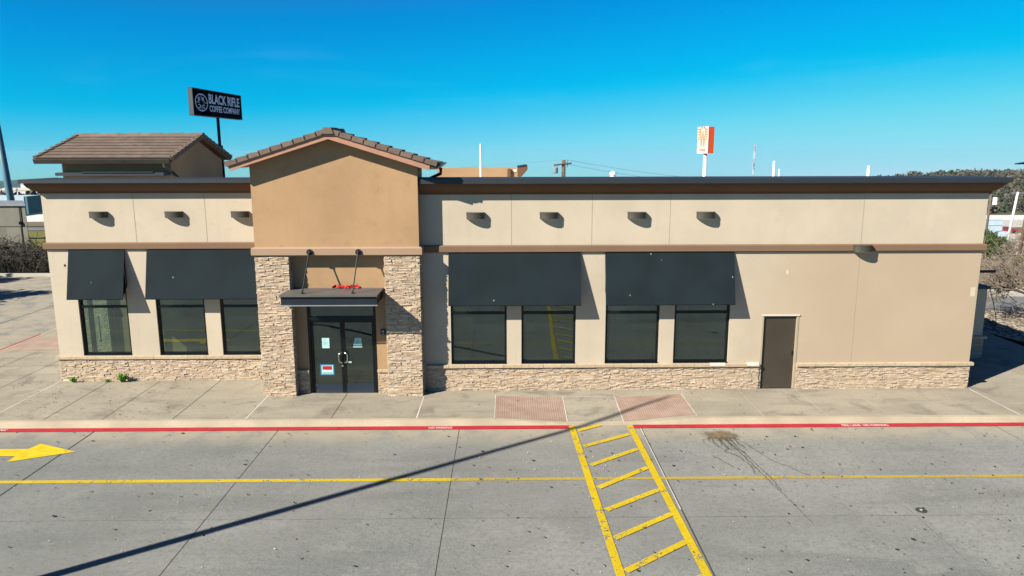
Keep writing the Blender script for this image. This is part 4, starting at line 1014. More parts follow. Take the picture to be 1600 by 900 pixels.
specks('paint_flecks', 'small pale flecks scattered over the parking lot', 110, MAT['fleck'], 63, .006, .022, (-12, 12), (-10.5, -2.75), .2)
specks('paint_flecks', 'cluster of pale flecks beside the yellow crosshatch', 34, MAT['fleck'], 65, .008, .026, (.2, 2.6), (-5.4, -4.2))
random.seed(31); m = MB()
for k in range(420):
    if random.random() < .55: x = random.uniform(-17, -9); y = random.choice((random.uniform(.5, 1.0), random.uniform(-2.2, 3.))) if x < -13.7 else random.uniform(-2.3, .95)
    else: x = random.uniform(-13, 14); y = random.uniform(-9, -2.5)
    z = walk_z(x, y) if y > -2.36 else ZL; s = random.uniform(.012, .035); a = random.uniform(0, 6.28)
    if y < -9 or (y > .8 and x > -13.6): continue
    m.add([(x+s*math.cos(a), y+s*math.sin(a), z+.024), (x-.5*s*math.sin(a), y+.5*s*math.cos(a), z+.03+s*.3), (x-s*math.cos(a), y-s*math.sin(a), z+.024), (x+.5*s*math.sin(a), y-.5*s*math.cos(a), z+.026)], [(0,1,2,3)])
tag(m.build('fallen_leaves', MAT['dryleaf']), 'scattered dry leaves on the sidewalk and the lot', kind='stuff')

def branches(m, p, d, L, r, depth, rnd, spread=.6, up=.1, n=5, seg=3, kids=(2, 4), shrink=.68):
    pts = [Vector(p)]; dd = Vector(d).normalized(); rs = [r]
    for i in range(seg):
        dd = (dd+Vector((rnd.gauss(0, .22), rnd.gauss(0, .22), rnd.gauss(0, .16)+up))).normalized(); pts.append(pts[-1]+dd*L/seg); rs.append(r*(1-.45*(i+1)/seg))
    m.tube(pts, rs, n if depth > 1 else 3, cap=False)
    if depth == 0: return
    for k in range(rnd.randint(*kids)):
        t = rnd.uniform(.35, 1.); i = min(seg-1, int(t*seg)); q = pts[i].lerp(pts[i+1], t*seg-i)
        nd = (dd+Vector((rnd.gauss(0, spread), rnd.gauss(0, spread), rnd.gauss(0, spread*.6)))).normalized()
        branches(m, q, nd, L*shrink*rnd.uniform(.75, 1.2), max(.008, rs[i]*.66), depth-1, rnd, spread, up, n, seg, kids, shrink)
def bare_tree(x, y, z, stems, L, seed, label, depth=5, r=.09, lean=None, kids=(3, 4)):
    rnd = random.Random(seed); t = thing('bare_tree', label, 'tree', (x, y, z)); tr = MB(); cr = MB()
    for k in range(stems):
        a = 6.28*k/stems+rnd.uniform(-.4, .4); d = Vector((math.cos(a)*.75, math.sin(a)*.75, .75))
        if lean and k < len(lean): d = Vector(lean[k])
        d.normalize(); q = Vector((x, y, z))+d*L
        tr.tube([(x, y, z-.1), Vector((x, y, z))+d*L*.5+Vector((0, 0, .08)), q], [r*1.25, r, r*.72], 8)
        for j in range(3): branches(cr, q-d*L*.25*j, (d+Vector((rnd.gauss(0, .45), rnd.gauss(0, .45), rnd.gauss(.05, .3)))).normalized(), L*.75, r*.5, depth-1, rnd, .62, .03, 5, 3, kids, .72)
    tr.build('trunk', MAT['bark'], t, True); cr.build('crown', MAT['bark'], t)
bare_tree(22.6, 8.3, -.05, 6, 1.9, 5, 'bare grey branching tree on the rubble bed at the right edge', 5, .11, [(-1, -.1, .62), (-.7, .3, 1.0), (-.6, -.4, 1.1), (-.9, .15, .85), (.5, .3, 1.)])
def leafy_tree(name, x, y, z, h, cw, seed, m_leaf, label, n=60, s=.16, per=40, trunk=.09, crown0=.3, cat='tree', conic=.0):
    rnd = random.Random(seed); t = thing(name, label, cat, (x, y, z)); tr = MB(); cr = MB()
    tr.tube([(x, y, z-.2), (x+rnd.uniform(-.1, .1), y, z+h*.4), (x+rnd.uniform(-.15, .15), y, z+h*.85)], [trunk, trunk*.75, trunk*.25], 8)
    for k in range(n):
        f = rnd.random(); zz_ = z+h*(crown0+(1-crown0)*f); w = cw*(1-conic*f)*math.sin(math.pi*(.18+.82*f)**.8)*rnd.uniform(.35, 1.05); a = rnd.uniform(0, 6.28)
        c = (x+math.cos(a)*w, y+math.sin(a)*w, zz_)
        if k % 3 == 0: tr.tube([(x, y, z+h*(crown0*.8+.5*f)), c], [trunk*.35, trunk*.1], 4, False)
        leaf_clump(cr, c, cw*.24*rnd.uniform(.6, 1.3), per, s, rnd, .8)
    tr.build('trunk', MAT['bark'], t, True); cr.build('crown', m_leaf, t); return t
gz = terrain
leafy_tree('juniper_tree', 47.6, 50, gz(47.6, 50), 2.5, 1.3, 7, MAT['juniper'], 'dark green juniper tree in front of the parked trailers', 70, .20, 34, .08, .22)
leafy_tree('shrub', 47.2, 44, gz(47.2, 44), 1.5, 1.1, 8, MAT['yellowleaf'], 'yellow green shrub at the right wall corner below the juniper', 34, .16, 26, .05, .1, 'shrub')
leafy_tree('shrub', 55.5, 60, gz(55.5, 60), 2.0, 1.6, 9, MAT['juniper'], 'low dark green bush beyond the juniper on the right slope', 40, .2, 26, .05, .1, 'shrub')
leafy_tree('shrub', 52.0, 66, gz(52., 66), 2.2, 1.5, 19, MAT['oak'], 'round dark bush by the trailer with the dark window', 34, .22, 26, .05, .1, 'shrub')
bare_tree(50.5, 48, gz(50.5, 48), 5, 1.3, 15, 'small bare tree right of the juniper on the slope', 4, .06)
bare_tree(53.5, 56, gz(53.5, 56), 5, 1.4, 16, 'bare scrub tree farther up the right slope', 4, .06)
bare_tree(31.5, 17.5, gz(31.5, 17.5), 5, .75, 17, 'low bare bush on the verge beyond the rear street', 4, .04)
bare_tree(26.8, 16.6, gz(26.8, 16.6), 5, .6, 18, 'low bare bush beside the brown lamp post', 4, .03)
leafy_tree('shrub', 60.5, 70, gz(60.5, 70), 2.6, 1.9, 29, MAT['juniper'], 'wide green shrub behind the brown lamp post', 40, .26, 26, .06, .1, 'shrub')
leafy_tree('shrub', 45.6, 40, gz(45.6, 40), 1.6, 1.3, 30, MAT['yellowleaf'], 'pale green shrub under the juniper, nearer the street', 36, .17, 26, .05, .1, 'shrub')
# trees outside the left edge that shade the drive lane
leafy_tree('oak_tree', -31.2, 11.0, -.3, 6.6, 3.0, 23, MAT['oak'], 'dark oak shading the left drive lane, nearest the kerb', 90, .30, 34, .16, .25)
leafy_tree('oak_tree', -35.5, 14.8, -.3, 7.0, 3.4, 24, MAT['oak'], 'dark oak beyond the first one, shading the far end of the lane', 90, .32, 34, .16, .22)
# tangled dry brush at the far left
def brush(x, y, w, h, seed, label):
    rnd = random.Random(seed); t = thing('dry_brush', label, 'shrub', (x, y, -.1), 0, None); c = MB(); d = MB()
    for k in range(150):
        bx, by = x+rnd.uniform(-w, w), y+rnd.uniform(-.9, 1.1); a = rnd.uniform(0, 6.28); reach = rnd.uniform(.5, 1.6); top = h*rnd.uniform(.45, 1.)*(1-.35*abs(bx-x)/w)
        pts = []
        for i in range(8):
            f = i/7; pts.append((bx+math.cos(a)*reach*f+rnd.gauss(0, .05), by+math.sin(a)*reach*f*.7-.25*f, -.1+top*math.sin(min(1, f*1.35)*math.pi*.62)+rnd.gauss(0, .04)))
        c.tube(pts, [.016*(1-.55*i/7) for i in range(8)], 4, False)
    for k in range(420):
        p = Vector((x+rnd.uniform(-w, w), y+rnd.uniform(-.5, 1.3), rnd.uniform(-.1, h*.8))); q = p+Vector((rnd.gauss(0, .5), rnd.gauss(0, .3), rnd.gauss(0, .35)))
        d.tube([p, (p+q)/2+Vector((0, 0, rnd.uniform(-.1, .15))), q], .014, 3, False)
    leaf_n = MB()
    for k in range(60): leaf_clump(leaf_n, (x+rnd.uniform(-w, w), y+rnd.uniform(.1, 1.4), rnd.uniform(0, h*.72)), .32, 16, .11, rnd)
    c.build('canes', MAT['cane'], t); d.build('twigs', MAT['canedark'], t); leaf_n.build('dead_leaves', MAT['canedark'], t)
brush(-31.3, 22.9, 1.6, 2.15, 41, 'tangled dry brush in front of the beige shed')
brush(-28.6, 22.8, 1.7, 1.95, 42, 'tangled dry brush between the shed and the restaurant wall')
brush(-25.9, 23.0, 1.5, 1.6, 43, 'lower dry brush nearest the restaurant wall at left')
brush(-34.4, 23.0, 1.6, 2.0, 44, 'dry brush at the left edge of the photo')

# ------------------------------------------------------------------ left background
t = thing('shed', 'grey beige shed with flat roof behind the dry brush', 'shed', (-33.5, 28, -.4))
z0 = -.45
m = MB(); m.prism_z([(-40, 28), (-31.55, 28), (-33.9, 31.4), (-40, 31.4)], z0, 3.42); m.build('wall', MAT['beige_wall'], t)
m = MB(); m.prism_z([(-40.1, 27.9), (-31.45, 27.9), (-33.9, 31.5), (-40.1, 31.5)], 3.422, 3.56); m.build('roof', MAT['galv'], t)
m = MB(); m.tube([(-31.9, 27.95, 3.4), (-31.9, 27.95, 2.4)], .03, 6); m.box(-32.0, -31.85, 27.88, 27.99, 2.2, 2.4); m.build('conduit', MAT['black'], t)
t = thing('sign_pole', 'thick teal grey steel pole rising behind the beige shed', 'pole', (-37.9, 36.5, -1)); m = MB(); m.tube([(-37.75, 36.5, -1), (-38.15, 36.5, 4.), (-38.6, 36.5, 11.5)], [.27, .25, .22], 14); m.build('shaft', MAT['teal'], t, True)
MB().box(-38.2, -37.2, 36.0, 37., -1.4, -.6).build('footing', MAT['palekerb'], t)
t = thing('fence', 'black metal fence behind the dry brush', 'fence', (-28.5, 25.3, -.4))
for i, x in enumerate((-35.6, -33.7, -31.85, -30.1, -28.3)):
    MB().box(x-.04, x+.04, 25.2, 25.28, -.5, 2.42).build('post', MAT['blackrod'], t)
m = MB()
for z in (2.3, .2): m.box(-36.5, -31.0, 25.22, 25.26, z, z+.05)
MB().box(-36.5, -28.3, 25.285, 25.31, 2.3, 2.345).build('rail', MAT['blackrod'], t); MB().box(-36.5, -28.3, 25.285, 25.31, .1, .145).build('rail', MAT['blackrod'], t)
m = MB()
for k in range(60): m.box(-36.4+k*.09, -36.39+k*.09, 25.25, 25.26, .15, 2.3)
m.build('wire_mesh', MAT['blackrod'], t)
# white box trailer, house and big white roof in the distance
def far_house(name, label, cat, x0, x1, y0, y1, z0, zw, zr, mw, mr, windows=0):
    t = thing(name, label, cat, ((x0+x1)/2, y0, z0)); MB().box(x0, x1, y0, y1, z0, zw).build('wall', mw, t)
    ym = (y0+y1)/2; MB().prism_x([(y0-.4, zw), (y1+.4, zw), (ym, zr)], x0-.4, x1+.4).build('roof', mr, t)
    for k in range(windows):
        x = x0+(k+.6)*(x1-x0)/windows; MB().box(x-.5, x+.5, y0-.04, y0-.01, z0+1., zw-.5).build('window', MAT['black'], t)
    return t
t = thing('box_trailer', 'pale box trailer with teal end behind the beige shed', 'trailer', (-48, 52, -2))
def at_px(px, py, Y):
    d = F*1136.84+R2*(px-800)-U2*(py-450); k = (Y+20.3)/d.y; return Vector((0, -20.30, 6.794))+d*k
a = at_px(15, 307, 52); b = at_px(39, 325, 52); c = at_px(43.5, 325, 52)
MB().box(a.x-3, b.x, 52, 54.5, b.z-.8, a.z).build('body', MAT['palebox'], t); MB().box(b.x+.01, c.x, 52.05, 54.5, b.z-.6, a.z).build('end_panel', MAT['tealbox'], t)
for x in (a.x-2, a.x+.2, b.x-1.6):
    m = MB(); m.tube([(x, 52.1, b.z-1.0), (x, 52.4, b.z-1.0)], .42, 12); m.build('wheel', MAT['rubber'], t)
MB().box(a.x-2.8, b.x-1.2, 52.6, 53.9, terrain(a.x, 53)-.2, b.z-.9).build('chassis', MAT['black'], t)
a = at_px(40, 329, 128); b = at_px(80, 345, 128)
far_house('warehouse', 'long white warehouse beyond the grass at left', 'building', a.x, b.x+14, 128, 146, terrain(a.x, 128)-1, at_px(40, 331, 128).z, at_px(40, 327, 140).z, MAT['whitebldg'], MAT['whitebldg'], 0)
a = at_px(53, 317, 175); b = at_px(66, 330, 175)
far_house('house', 'small blue grey house beyond the white warehouse', 'building', a.x, b.x+6, 175, 184, terrain(a.x, 178)-1, at_px(53, 321, 175).z, at_px(53, 314, 180).z, MAT['bluegrey'], MAT['bluegrey'], 2)
a = at_px(37, 289, 900)
far_house('far_building', 'tiny white building on the dark ridge at left', 'building', a.x-4, a.x+5, 900, 914, terrain(a.x, 900)-9, a.z+1, a.z+2, MAT['whitebldg'], MAT['whitebldg'], 0)
a = at_px(20, 296, 620)
far_house('far_building', 'long pale roof below the dark ridge at left', 'building', a.x-14, a.x+30, 620, 640, terrain(a.x, 620)-9, a.z-1, a.z+1.0, MAT['whitebldg'], MAT['palekerb'], 0)

# woods: masses nobody could count
def woods(name, label, n, area, h, m_leaf, seed, s=.9, per=14, keep=None):
    rnd = random.Random(seed); m = MB()
    for _ in range(n):
        x = rnd.uniform(area[0], area[1]); y = rnd.uniform(area[2], area[3])
        if keep and not keep(x, y): continue
        z = terrain(x, y); hh = h*rnd.uniform(.55, 1.2)
        for j in range(4): leaf_clump(m, (x+rnd.gauss(0, hh*.25), y+rnd.gauss(0, hh*.25), z+hh*rnd.uniform(.25, .8)), hh*.34, per, s, rnd, .8)
    tag(m.build(name, m_leaf), label, kind='stuff')
woods('hillside_woods', 'grey brown leafless woods covering the hill at right', 1500, (140, 520, 262, 560), 5.2, MAT['scrubleaf'], 51, 1.5, 9)
woods('hillside_woods', 'dark cedar trees scattered over the hill at right', 330, (140, 520, 255, 560), 5.2, MAT['scrubgreen'], 52, 1.4, 12)
woods('valley_woods', 'grey brown woods in the valley at left', 520, (-260, -110, 205, 330), 7., MAT['scrubleaf'], 53, 1.6, 9)
woods('valley_woods', 'dark trees in the valley at left', 120, (-260, -110, 205, 330), 6.5, MAT['scrubgreen'], 54, 1.5, 10)

# ------------------------------------------------------------------ tall signs and poles beyond the roof
t = thing('coffee_sign', 'black pole sign of a coffee company above the rear tower roof', 'sign', (-22.963, 39.7, -.6))
th = 1.4794; L, H_, T_ = 8.044, 1.932, .30
m = MB(); m.box(-L/2, L/2, -T_/2, T_/2, 0, H_)
C0 = Vector((0, 0, 10.598-H_/2+.6)); Rz = Matrix.Rotation(th, 4, 'Z')
def place(vs, off=(0, 0, 0)): return [tuple(Rz @ (Vector(v)+Vector(off))+C0) for v in vs]
def pm(mb, name, m_, parent=None): mb.v = place(mb.v); return mb.build(name, m_, parent or t, local=True)
cab = pm(m, 'cabinet', MAT['signblack'])
m = MB(); m.box(-L/2-.05, -L/2-.002, -T_/2-.03, T_/2+.03, -.03, H_+.03); m.box(-L/2-.05, L/2+.05, -T_/2-.04, T_/2+.04, H_+.001, H_+.05); m.box(-L/2-.05, L/2+.05, -T_/2-.04, T_/2+.04, -.05, -.001); m.box(L/2+.002, L/2+.05, -T_/2-.03, T_/2+.03, -.03, H_+.03); pm(m, 'return_frame', MAT['signedge'], cab)
yf = -T_/2-.012
def sign_text(body, x, z, size, wx, bold, name, zs=1.):
    vs, fs = text_mesh(body, size, 1., bold); k = wx/max(a for a, b, c in vs); vs = [(a*k, b, c) for a, b, c in vs]; mb = MB(); mb.add([(x+a, yf, z+b*zs) for a, b, c in vs], fs); return mb
cxs = -L/2+1.28; czs = H_*.50
m = sign_text('BLACK RIFLE', -L/2+2.40, 1.00, .98, 5.32, .030, ''); pm(m, 'lettering', MAT['signwhite'], cab)
m = sign_text('COFFEE COMPANY', -L/2+2.46, .38, .64, 5.26, .016, ''); pm(m, 'lettering', MAT['signwhite'], cab)
m = MB(); n = 40; b0 = len(m.v)
for i in range(n):
    a = 2*math.pi*i/n; m.v += [(cxs+.98*math.cos(a), yf, czs+.66*math.sin(a)), (cxs+.88*math.cos(a), yf, czs+.58*math.sin(a))]
for i in range(n): m.f.append((2*i, 2*((i+1)%n), 2*((i+1)%n)+1, 2*i+1))
for (dx, dz) in ((1, 0), (-1, 0), (0, 1), (0, -1)):
    if dx: m.poly([(cxs+dx*.28, yf, czs-.02), (cxs+dx*.87, yf, czs-.02), (cxs+dx*.87, yf, czs+.02), (cxs+dx*.28, yf, czs+.02)])
    else: m.poly([(cxs-.028, yf, czs+dz*.2), (cxs+.028, yf, czs+dz*.2), (cxs+.028, yf, czs+dz*.57), (cxs-.028, yf, czs+dz*.57)])
for ch, dx, dz in (('B', -.52, .11), ('R', .12, .11), ('C', -.50, -.42), ('C', .12, -.42)):
    vs, fs = text_mesh(ch, .40, 1.3, .012); m.add([((cxs+dx+.36-a) if (ch == 'C' and dx < 0) else (cxs+dx+a), yf, czs+dz+b) for a, b, c in vs], fs)
pm(m, 'round_emblem', MAT['signwhite'], cab)
m = MB(); m.tube([(0, 0, -12.), (0, 0, 8.0)], [.27, .24], 14); m.v = [(a, b, c) for a, b, c in m.v]; m.build('pole', MAT['signblack'], t, local=True)
m = MB(); m.tube([(0, 0, 8.0), (0, 0, C0.z)], .12, 12); m.build('upper_pole', MAT['signblack'], t, local=True)

bx = 24.55; by = 70.0; gzb = terrain(bx, by)
t = thing('burger_sign', 'orange and white pole sign with a W beyond the roof at right', 'sign', (bx, by, gzb))
Rb = Matrix.Rotation(R(-68), 4, 'Z'); zc0 = 6.66-gzb
def pb_(mb, name, m_, parent=None): mb.v = [tuple(Rb @ Vector(v)+Vector((0, 0, zc0))) for v in mb.v]; return mb.build(name, m_, parent or t, local=True)
Wd, Hd, Td = 2.1, 3.15, .85
m = MB(); m.box(-Wd/2+.02, Wd/2-.02, -Td/2+.02, Td/2-.02, 0, Hd); cab = pb_(m, 'cabinet', MAT['orange'])
m = MB(); m.prism_y([(-Wd/2, 0), (Wd/2, 0), (Wd/2, Hd+.05), (Wd*.22, Hd+.05), (Wd*.16, Hd-.25), (Wd*.05, Hd-.25), (0, Hd+.12), (-Wd*.05, Hd-.25), (-Wd*.16, Hd-.25), (-Wd*.22, Hd+.02), (-Wd/2, Hd+.02)], -Td/2-.05, -Td/2+.018); face = pb_(m, 'face', mottled('pinkish_white_face', (.82, .62, .57), .5, .05), cab)
m = MB(); yb = -Td/2-.06
for k in range(5):
    z = Hd-.30-k*.30
    for s in (-1, 1): m.box(s*Wd*.37-.20+.03*k*(s < 0), s*Wd*.37+.20-.03*k*(s > 0), yb, yb+.008, z-.085, z+.085)
pb_(m, 'stripe_bars', MAT['orange'], cab)
m = MB()
def stroke(x0, z0, x1, z1, w_): m.add([(x0-w_/2, yb, z0), (x0+w_/2, yb, z0), (x1+w_/2, yb, z1), (x1-w_/2, yb, z1)], [(0,1,2,3)])
stroke(-.50, 3.0, -.26, .80, .22); stroke(-.26, .80, 0, 2.7, .18); stroke(0, 2.7, .26, .80, .18); stroke(.26, .80, .50, 3.0, .22)
pb_(m, 'w_emblem', MAT['pinksign'], cab)
vs, fs = text_mesh('WHATABURGER', .36, .46, .012, 'CENTER'); m = MB(); m.add([(a, yb, .26+b*1.25) for a, b, c in vs], fs); pb_(m, 'lettering', MAT['orange'], cab)
m = MB(); m.tube([(0, 0, -.5), (0, 0, zc0)], .22, 12); m.build('pole', MAT['white'], t, True, local=True)

ux, uy = 5.62, 50.; gz_ = terrain(ux, uy)
t = thing('utility_pole', 'wooden utility pole with transformer beyond the roof', 'utility pole', (ux, uy, gz_))
m = MB(); m.tube([(ux, uy, gz_-.5), (ux, uy, 6.10)], [.21, .175], 10); m.build('pole', MAT['wood'], t, True)
m = MB(); m.tube([(ux+.75, uy-.10, 5.80), (ux-.95, uy-.28, 5.62)], .075, 6); m.build('crossarm', MAT['wood'], t)
m = MB(); m.tube([(ux-.80, uy-.3, 4.85), (ux-.80, uy-.3, 4.9), (ux-.80, uy-.3, 5.35), (ux-.80, uy-.3, 5.4)], [.2, .24, .24, .2], 12)
for k in (-.12, .12): m.tube([(ux-.80+k, uy-.3, 5.4), (ux-.80+k, uy-.3, 5.62)], .04, 6)
m.build('transformer', MAT['galv'], t)
for z in (5.95, 5.55): 
    m = MB(); m.tube([(ux+.13, uy-.1, z-.12), (ux+.34, uy-.1, z-.1), (ux+.34, uy-.1, z+.18)], [.04, .05, .06], 6); m.build('insulator', MAT['galv'], t)
def cable(name, pts, r, label, mtl, sag=0):
    P_ = []
    a, b = Vector(pts[0]), Vector(pts[1])
    for i in range(17):
        f = i/16; q = a.lerp(b, f); q.z -= sag*4*f*(1-f); P_.append(q)
    m = MB(); m.tube(P_, r, 4); tag(m.build(name, mtl), label, 'cable')
MAT['wire'] = mottled('pale_grey_wire', (.25, .30, .33), .5, .05)
cable('power_line', ((ux+.34, uy-.1, 6.1), (46, 92, 2.6)), .013, 'upper power line running right from the wooden utility pole', MAT['wire'], .9)
cable('power_line', ((ux+.34, uy-.1, 5.7), (46, 92, 1.7)), .013, 'lower power line running right from the wooden utility pole', MAT['wire'], .9)
cable('power_line', ((ux-.1, uy, 6.12), (-40, 66, 4.2)), .013, 'power line running left from the wooden utility pole', MAT['wire'], .5)

def far_pole(name, label, px, ptop, Y, r, m_, extras=None, cat='pole', lean=0.):
    p = at_px(px, ptop, Y); g0 = terrain(p.x, Y); t = thing(name, label, cat, (p.x, Y, g0)); m = MB(); m.tube([(p.x+lean, Y, g0-.5), (p.x, Y, p.z)], [r*1.15, r], 8); m.build('pole', m_, t, True)
    if extras: extras(t, p, Y)
    return t
def lattice():
    p = at_px(1180, 225, 400); g0 = terrain(p.x, 400); t = thing('lattice_tower', 'thin lattice radio tower far beyond the roof', 'tower', (p.x, 400, g0)); w_ = .55
    bands = 8; leg = [(p.x+w_*math.cos(a), 400+w_*math.sin(a)) for a in (.5, 2.6, 4.7)]; H0, H1 = g0, p.z
    for k in range(bands):
        z0, z1 = H0+(H1-H0)*k/bands, H0+(H1-H0)*(k+1)/bands; m = MB()
        for (x, y) in leg: m.tube([(x, y, z0), (x, y, z1)], .075, 4)
        n = 4
        for j in range(n):
            za, zb = z0+(z1-z0)*j/n, z0+(z1-z0)*(j+1)/n
            for i in range(3):
                a, b = leg[i], leg[(i+1) % 3]; m.tube([(*a, za), (*b, zb)], .04, 3); m.tube([(*b, za), (*a, zb)], .04, 3)
        m.build('section', MAT['towerred'] if k % 2 else MAT['towerwhite'], t)
    for z, s in ((p.z-.9, 1), (p.z-5.6, 1), (p.z-11, -1), (p.z-13, -1)):
        m = MB(); m.tube([(p.x+s*.9, 399.4, z-.5), (p.x+s*.9, 399.4, z+.5)], .45, 8); m.build('antenna', MAT['bluegrey'], t)
MAT['towerred'] = mottled('faded_red_steel', (.42, .30, .32), .6, .05); MAT['towerwhite'] = mottled('faded_white_steel', (.52, .60, .66), .6, .05)
lattice()
far_pole('light_pole', 'short thin white pole beyond the roof beside the lattice tower', 1217.5, 264, 120, .10, MAT['white'], cat='pole')
# brown street lamp at the right edge
lx, ly = 25.97, 16.0; g0 = terrain(lx, ly)
t = thing('street_lamp', 'brown street lamp with a flat head behind the bare tree', 'street lamp', (lx, ly, g0))
m = MB(); m.tube([(lx, ly, g0-.2), (lx+.28, ly, 6.05)], [.085, .065], 8); m.build('pole', MAT['browncoat'], t, True)
m = MB(); m.box(lx+.2, lx+.36, ly-.08, ly+.08, 6.05, 6.2); m.tube([(lx+.28, ly, 6.15), (lx-.3, ly, 6.2)], .035, 6); m.build('arm', MAT['browncoat'], t)
m = MB(); m.hexa([(lx-.62, ly-.16, 6.17), (lx-.1, ly-.16, 6.2), (lx-.1, ly+.16, 6.2), (lx-.62, ly+.16, 6.17), (lx-.62, ly-.14, 6.22), (lx-.1, ly-.14, 6.30), (lx-.1, ly+.14, 6.30), (lx-.62, ly+.14, 6.22)]); m.build('lamp_head', MAT['black'], t)
def transformer(t, p, Y):
    m = MB(); m.tube([(p.x+.5, Y-.3, p.z-1.6), (p.x+.5, Y-.3, p.z-.5)], .32, 10); m.build('transformer', MAT['white'], t)
    m = MB(); m.box(p.x-1.0, p.x+1.0, Y-.06, Y+.06, p.z-.25, p.z-.1); m.build('crossarm', MAT['wood'], t)
far_pole('utility_pole', 'dark utility pole with white transformer at the right wall corner', 1549, 303, 90, .16, MAT['wood'], transformer, 'utility pole', -.2)
def arms(t, p, Y):
    m = MB(); m.box(p.x-1.2, p.x+1.2, Y-.08, Y+.08, p.z-.3, p.z-.12); m.build('crossarm', MAT['galv'], t)
far_pole('utility_pole', 'pale leaning utility pole in front of the wooded hill', 1590.5, 300, 130, .22, MAT['whitebldg'], arms, 'utility pole', -.95)

# trailers and cars on the pale yard at right
def wheel(t, x, y, z, r, w_, ax='y'):
    m = MB(); m.tube([(x, y-w_/2, z), (x, y+w_/2, z)] if ax == 'y' else [(x-w_/2, y, z), (x+w_/2, y, z)], r, 14); o = m.build('wheel', MAT['rubber'], t)
    m = MB(); m.tube([(x, y-w_/2-.02, z), (x, y+w_/2+.02, z)] if ax == 'y' else [(x-w_/2-.02, y, z), (x+w_/2+.02, y, z)], r*.5, 10); m.build('rim', MAT['galv'], o)
p = at_px(1568, 342, 108); q = at_px(1568, 362, 108); g0 = terrain(p.x-4, 108)
t = thing('box_trailer', 'long pale blue box trailer parked below the hill', 'trailer', (p.x-4, 108, g0))
MB().box(p.x-11, p.x, 108, 110.5, q.z+.02, p.z-.12).build('body', MAT['palebox'], t); MB().box(p.x-11.1, p.x+.1, 107.9, 110.6, p.z-.118, p.z).build('roof_rail', MAT['white'], t)
MB().box(p.x-11, p.x, 107.94, 107.99, (p.z+q.z)/2-.03, (p.z+q.z)/2+.03).build('side_rail', MAT['bluegrey'], t); MB().box(p.x-10.6, p.x-.3, 108.5, 110., g0+.5, q.z).build('chassis', MAT['black'], t)
for x in (p.x-9.5, p.x-8.4, p.x-1.6): wheel(t, x, 108.3, g0+.48, .48, .3)
p = at_px(1575, 362, 92); q = at_px(1575, 381, 92); g0 = min(q.z-.5, terrain(p.x-4, 92))
t = thing('box_truck', 'pale blue box truck with dark cab window in front of the trailer', 'truck', (p.x-4, 92, g0))
MB().box(p.x-2.6, p.x, 92, 94.3, q.z-.3, p.z).build('body', MAT['palebox'], t)
m = MB(); m.prism_y([(p.x-5.2, q.z-.3), (p.x-2.62, q.z-.3), (p.x-2.62, p.z-.15), (p.x-4.1, p.z-.2), (p.x-4.9, q.z+.9), (p.x-5.2, q.z+.6)], 92.02, 94.2); m.build('cab', MAT['palebox'], t)
m = MB(); m.prism_y([(p.x-4.70, q.z+.62), (p.x-3.5, q.z+.62), (p.x-2.95, p.z-.35), (p.x-4.0, p.z-.35)], 91.98, 92.015); m.build('side_window', MAT['carglass'], t)
for x in (p.x-4.6, p.x-.9): wheel(t, x, 92.3, max(g0+.42, q.z-.55), .42, .28)
MB().box(p.x-5, p.x-.1, 92.5, 93.8, g0+.35, q.z-.31).build('chassis', MAT['black'], t)
def car(px, py, Y, label, m_, L=4.4, rz=0.):
    p = at_px(px, py, Y); g0 = p.z; t = thing('parked_car', label, 'car', (p.x, Y, g0), rz, 'cars on the highway below the hill')
    b = MB(); b.prism_y([(-L/2, .35), (L/2, .35), (L/2, .75), (L*.40, .92), (-L*.46, .95), (-L/2, .7)], -.85, .85); b.build('body', m_, t, local=True)
    b = MB(); b.prism_y([(-L*.36, .93), (L*.22, .92), (L*.10, 1.42), (-L*.24, 1.45)], -.75, .75); c = b.build('cabin', m_, t, local=True)
    b = MB(); b.prism_y([(-L*.31, .97), (L*.17, .96), (L*.085, 1.36), (-L*.22, 1.38)], -.757, -.751); b.build('side_window', MAT['carglass'], c, local=True)
    for x in (-L*.3, L*.3):
        w_ = MB(); w_.tube([(x, -.87, .32), (x, -.62, .32)], .32, 12); w_.build('wheel', MAT['rubber'], t, local=True)
        w_ = MB(); w_.tube([(x, .62, .32), (x, .87, .32)], .32, 12); w_.build('wheel', MAT['rubber'], t, local=True)
car(1572, 363.5, 150, 'red car right of the long box trailer', MAT['redcar'])
car(1578, 360, 190, 'dark blue car beyond the red car', MAT['darkcar'], 5.0)
car(1587, 358, 190, 'faded red car at the right edge of the highway', MAT['redcar'], 4.2)
a = at_px(1568, 347, 215)
t = thing('barrier_wall', 'long pale concrete barrier along the highway below the hill', 'wall', (a.x, 216, terrain(a.x, 216)))
m = MB()
for k in range(30):
    x0, x1 = a.x-60+k*10, a.x-50+k*10; m.hexa([(x0, 216, terrain(x0, 216)-.5), (x1, 216, terrain(x1, 216)-.5), (x1, 216.6, terrain(x1, 216)-.5), (x0, 216.6, terrain(x0, 216)-.5), (x0, 216, terrain(x0, 216)+1.6), (x1, 216, terrain(x1, 216)+1.6), (x1, 216.6, terrain(x1, 216)+1.6), (x0, 216.6, terrain(x0, 216)+1.6)])
m.build('panels', MAT['whitebldg'], t)

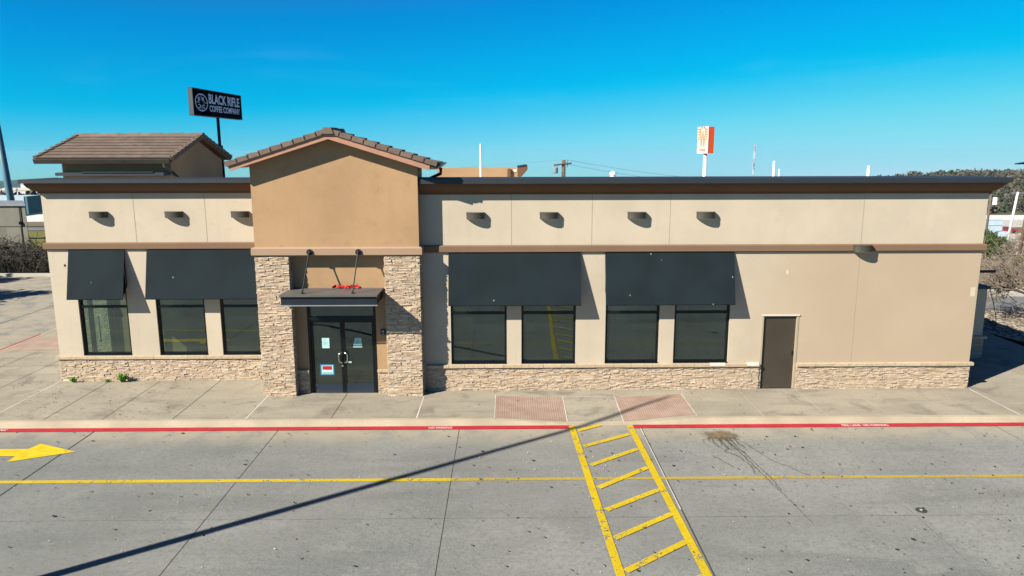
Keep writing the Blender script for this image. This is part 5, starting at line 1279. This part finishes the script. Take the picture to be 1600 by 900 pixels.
# ------------------------------------------------------------------ enclosure wall right of the building, its cable, the tall pole behind the camera
t = thing('enclosure_wall', 'cream enclosure wall with stone base, shaded beside the right end of the restaurant', 'wall', (14.7, 3.1, 0))
m = MB(); m.box(13.52, 15.86, 3.05, 3.30, 0, 2.36); m.box(15.61, 15.86, 3.301, 6.6, 0, 2.36); m.build('wall', MAT['cream'], t)
m = MB(); stones(m, None, 'x', 13.55, 15.86, 0, .685, 3.048, -1, 91, .03); stones(m, None, 'y', 3.05, 6.6, 0, .685, 15.862, 1, 92); m.build('stone_base', MAT['stone'], t)
MB().box(13.55, 15.97, 2.95, 3.045, .69, .775).build('sill_cap', MAT['capstone'], t)
m = MB(); m.box(13.54, 15.92, 2.99, 3.36, 2.365, 2.45); m.box(15.55, 15.92, 3.361, 6.6, 2.365, 2.45); m.build('coping', MAT['coping'], t)
m = MB(); m.tube([(15.3, 2.97, 2.47), (15.75, 3.0, 2.50), (15.95, 3.1, 2.40), (16.25, 3.3, 1.9), (16.55, 3.5, 1.35), (16.6, 3.5, 1.0), (16.4, 3.4, .82), (16.1, 3.3, .85), (15.88, 3.25, .95)], .013, 5, False)
tag(m.build('loose_cable', MAT['blackrod']), 'loose dark cable looping off the top of the shaded enclosure wall', 'cable')
t = thing('wall_bracket', 'black pipe arm sticking out from the right side of the restaurant', 'pipe', (14.4, 2.2, 3.08)); m = MB(); m.tube([(13.5, 2.2, 3.08), (15.45, 2.2, 3.08)], .045, 8); m.build('pipe', MAT['blackrod'], t)
MB().box(13.502, 13.55, 2.08, 2.32, 2.96, 3.2).build('mounting_plate', MAT['blackrod'], t)
hp = 14.0; sh = hp/math.tan(SUN_ELEV); px_, py_ = 4.61-.823*sh, -.69-.568*sh
t = thing('tall_pole', 'tall grey pole in the lot whose long thin shadow falls across the lane', 'pole', (px_, py_, ZL)); m = MB(); m.tube([(px_, py_, ZL), (px_, py_, hp*.5), (px_, py_, hp)], [.125, .10, .055], 14); m.build('shaft', MAT['galv'], t, True)
MB().box(px_-.3, px_+.3, py_-.3, py_+.3, ZL-.05, .25).build('footing', MAT['palekerb'], t)
t = thing('cleanout_cover', 'small round metal cover set in the lot at right', 'cover', (8.17, -7.1, ZL)); m = MB(); m.tube([(8.17, -7.1, ZL+.001), (8.17, -7.1, ZL+.014)], .105, 18); m.build('lid', MAT['bronze'], t)
m = MB(); m.tube([(8.17, -7.1, ZL+.0142), (8.17, -7.1, ZL+.02)], .03, 10); m.build('lid_plug', MAT['greenprint'], t)

# ------------------------------------------------------------------ air between here and the far ridge
hm = bpy.data.materials.new('pale_haze'); hm.use_nodes = True; hn = hm.node_tree.nodes; hn.clear()
ho = hn.new('ShaderNodeOutputMaterial'); hv = hn.new('ShaderNodeVolumePrincipled'); hv.inputs['Color'].default_value = (.45, .80, 1., 1); hv.inputs['Density'].default_value = .00006; hv.inputs['Anisotropy'].default_value = .2
hm.node_tree.links.new(hv.outputs[0], ho.inputs['Volume'])
tag(MB().box(-2500, 2500, -420, 3350, -150, 17).build('haze', hm), 'thin bluish haze over the far ridge', kind='stuff')
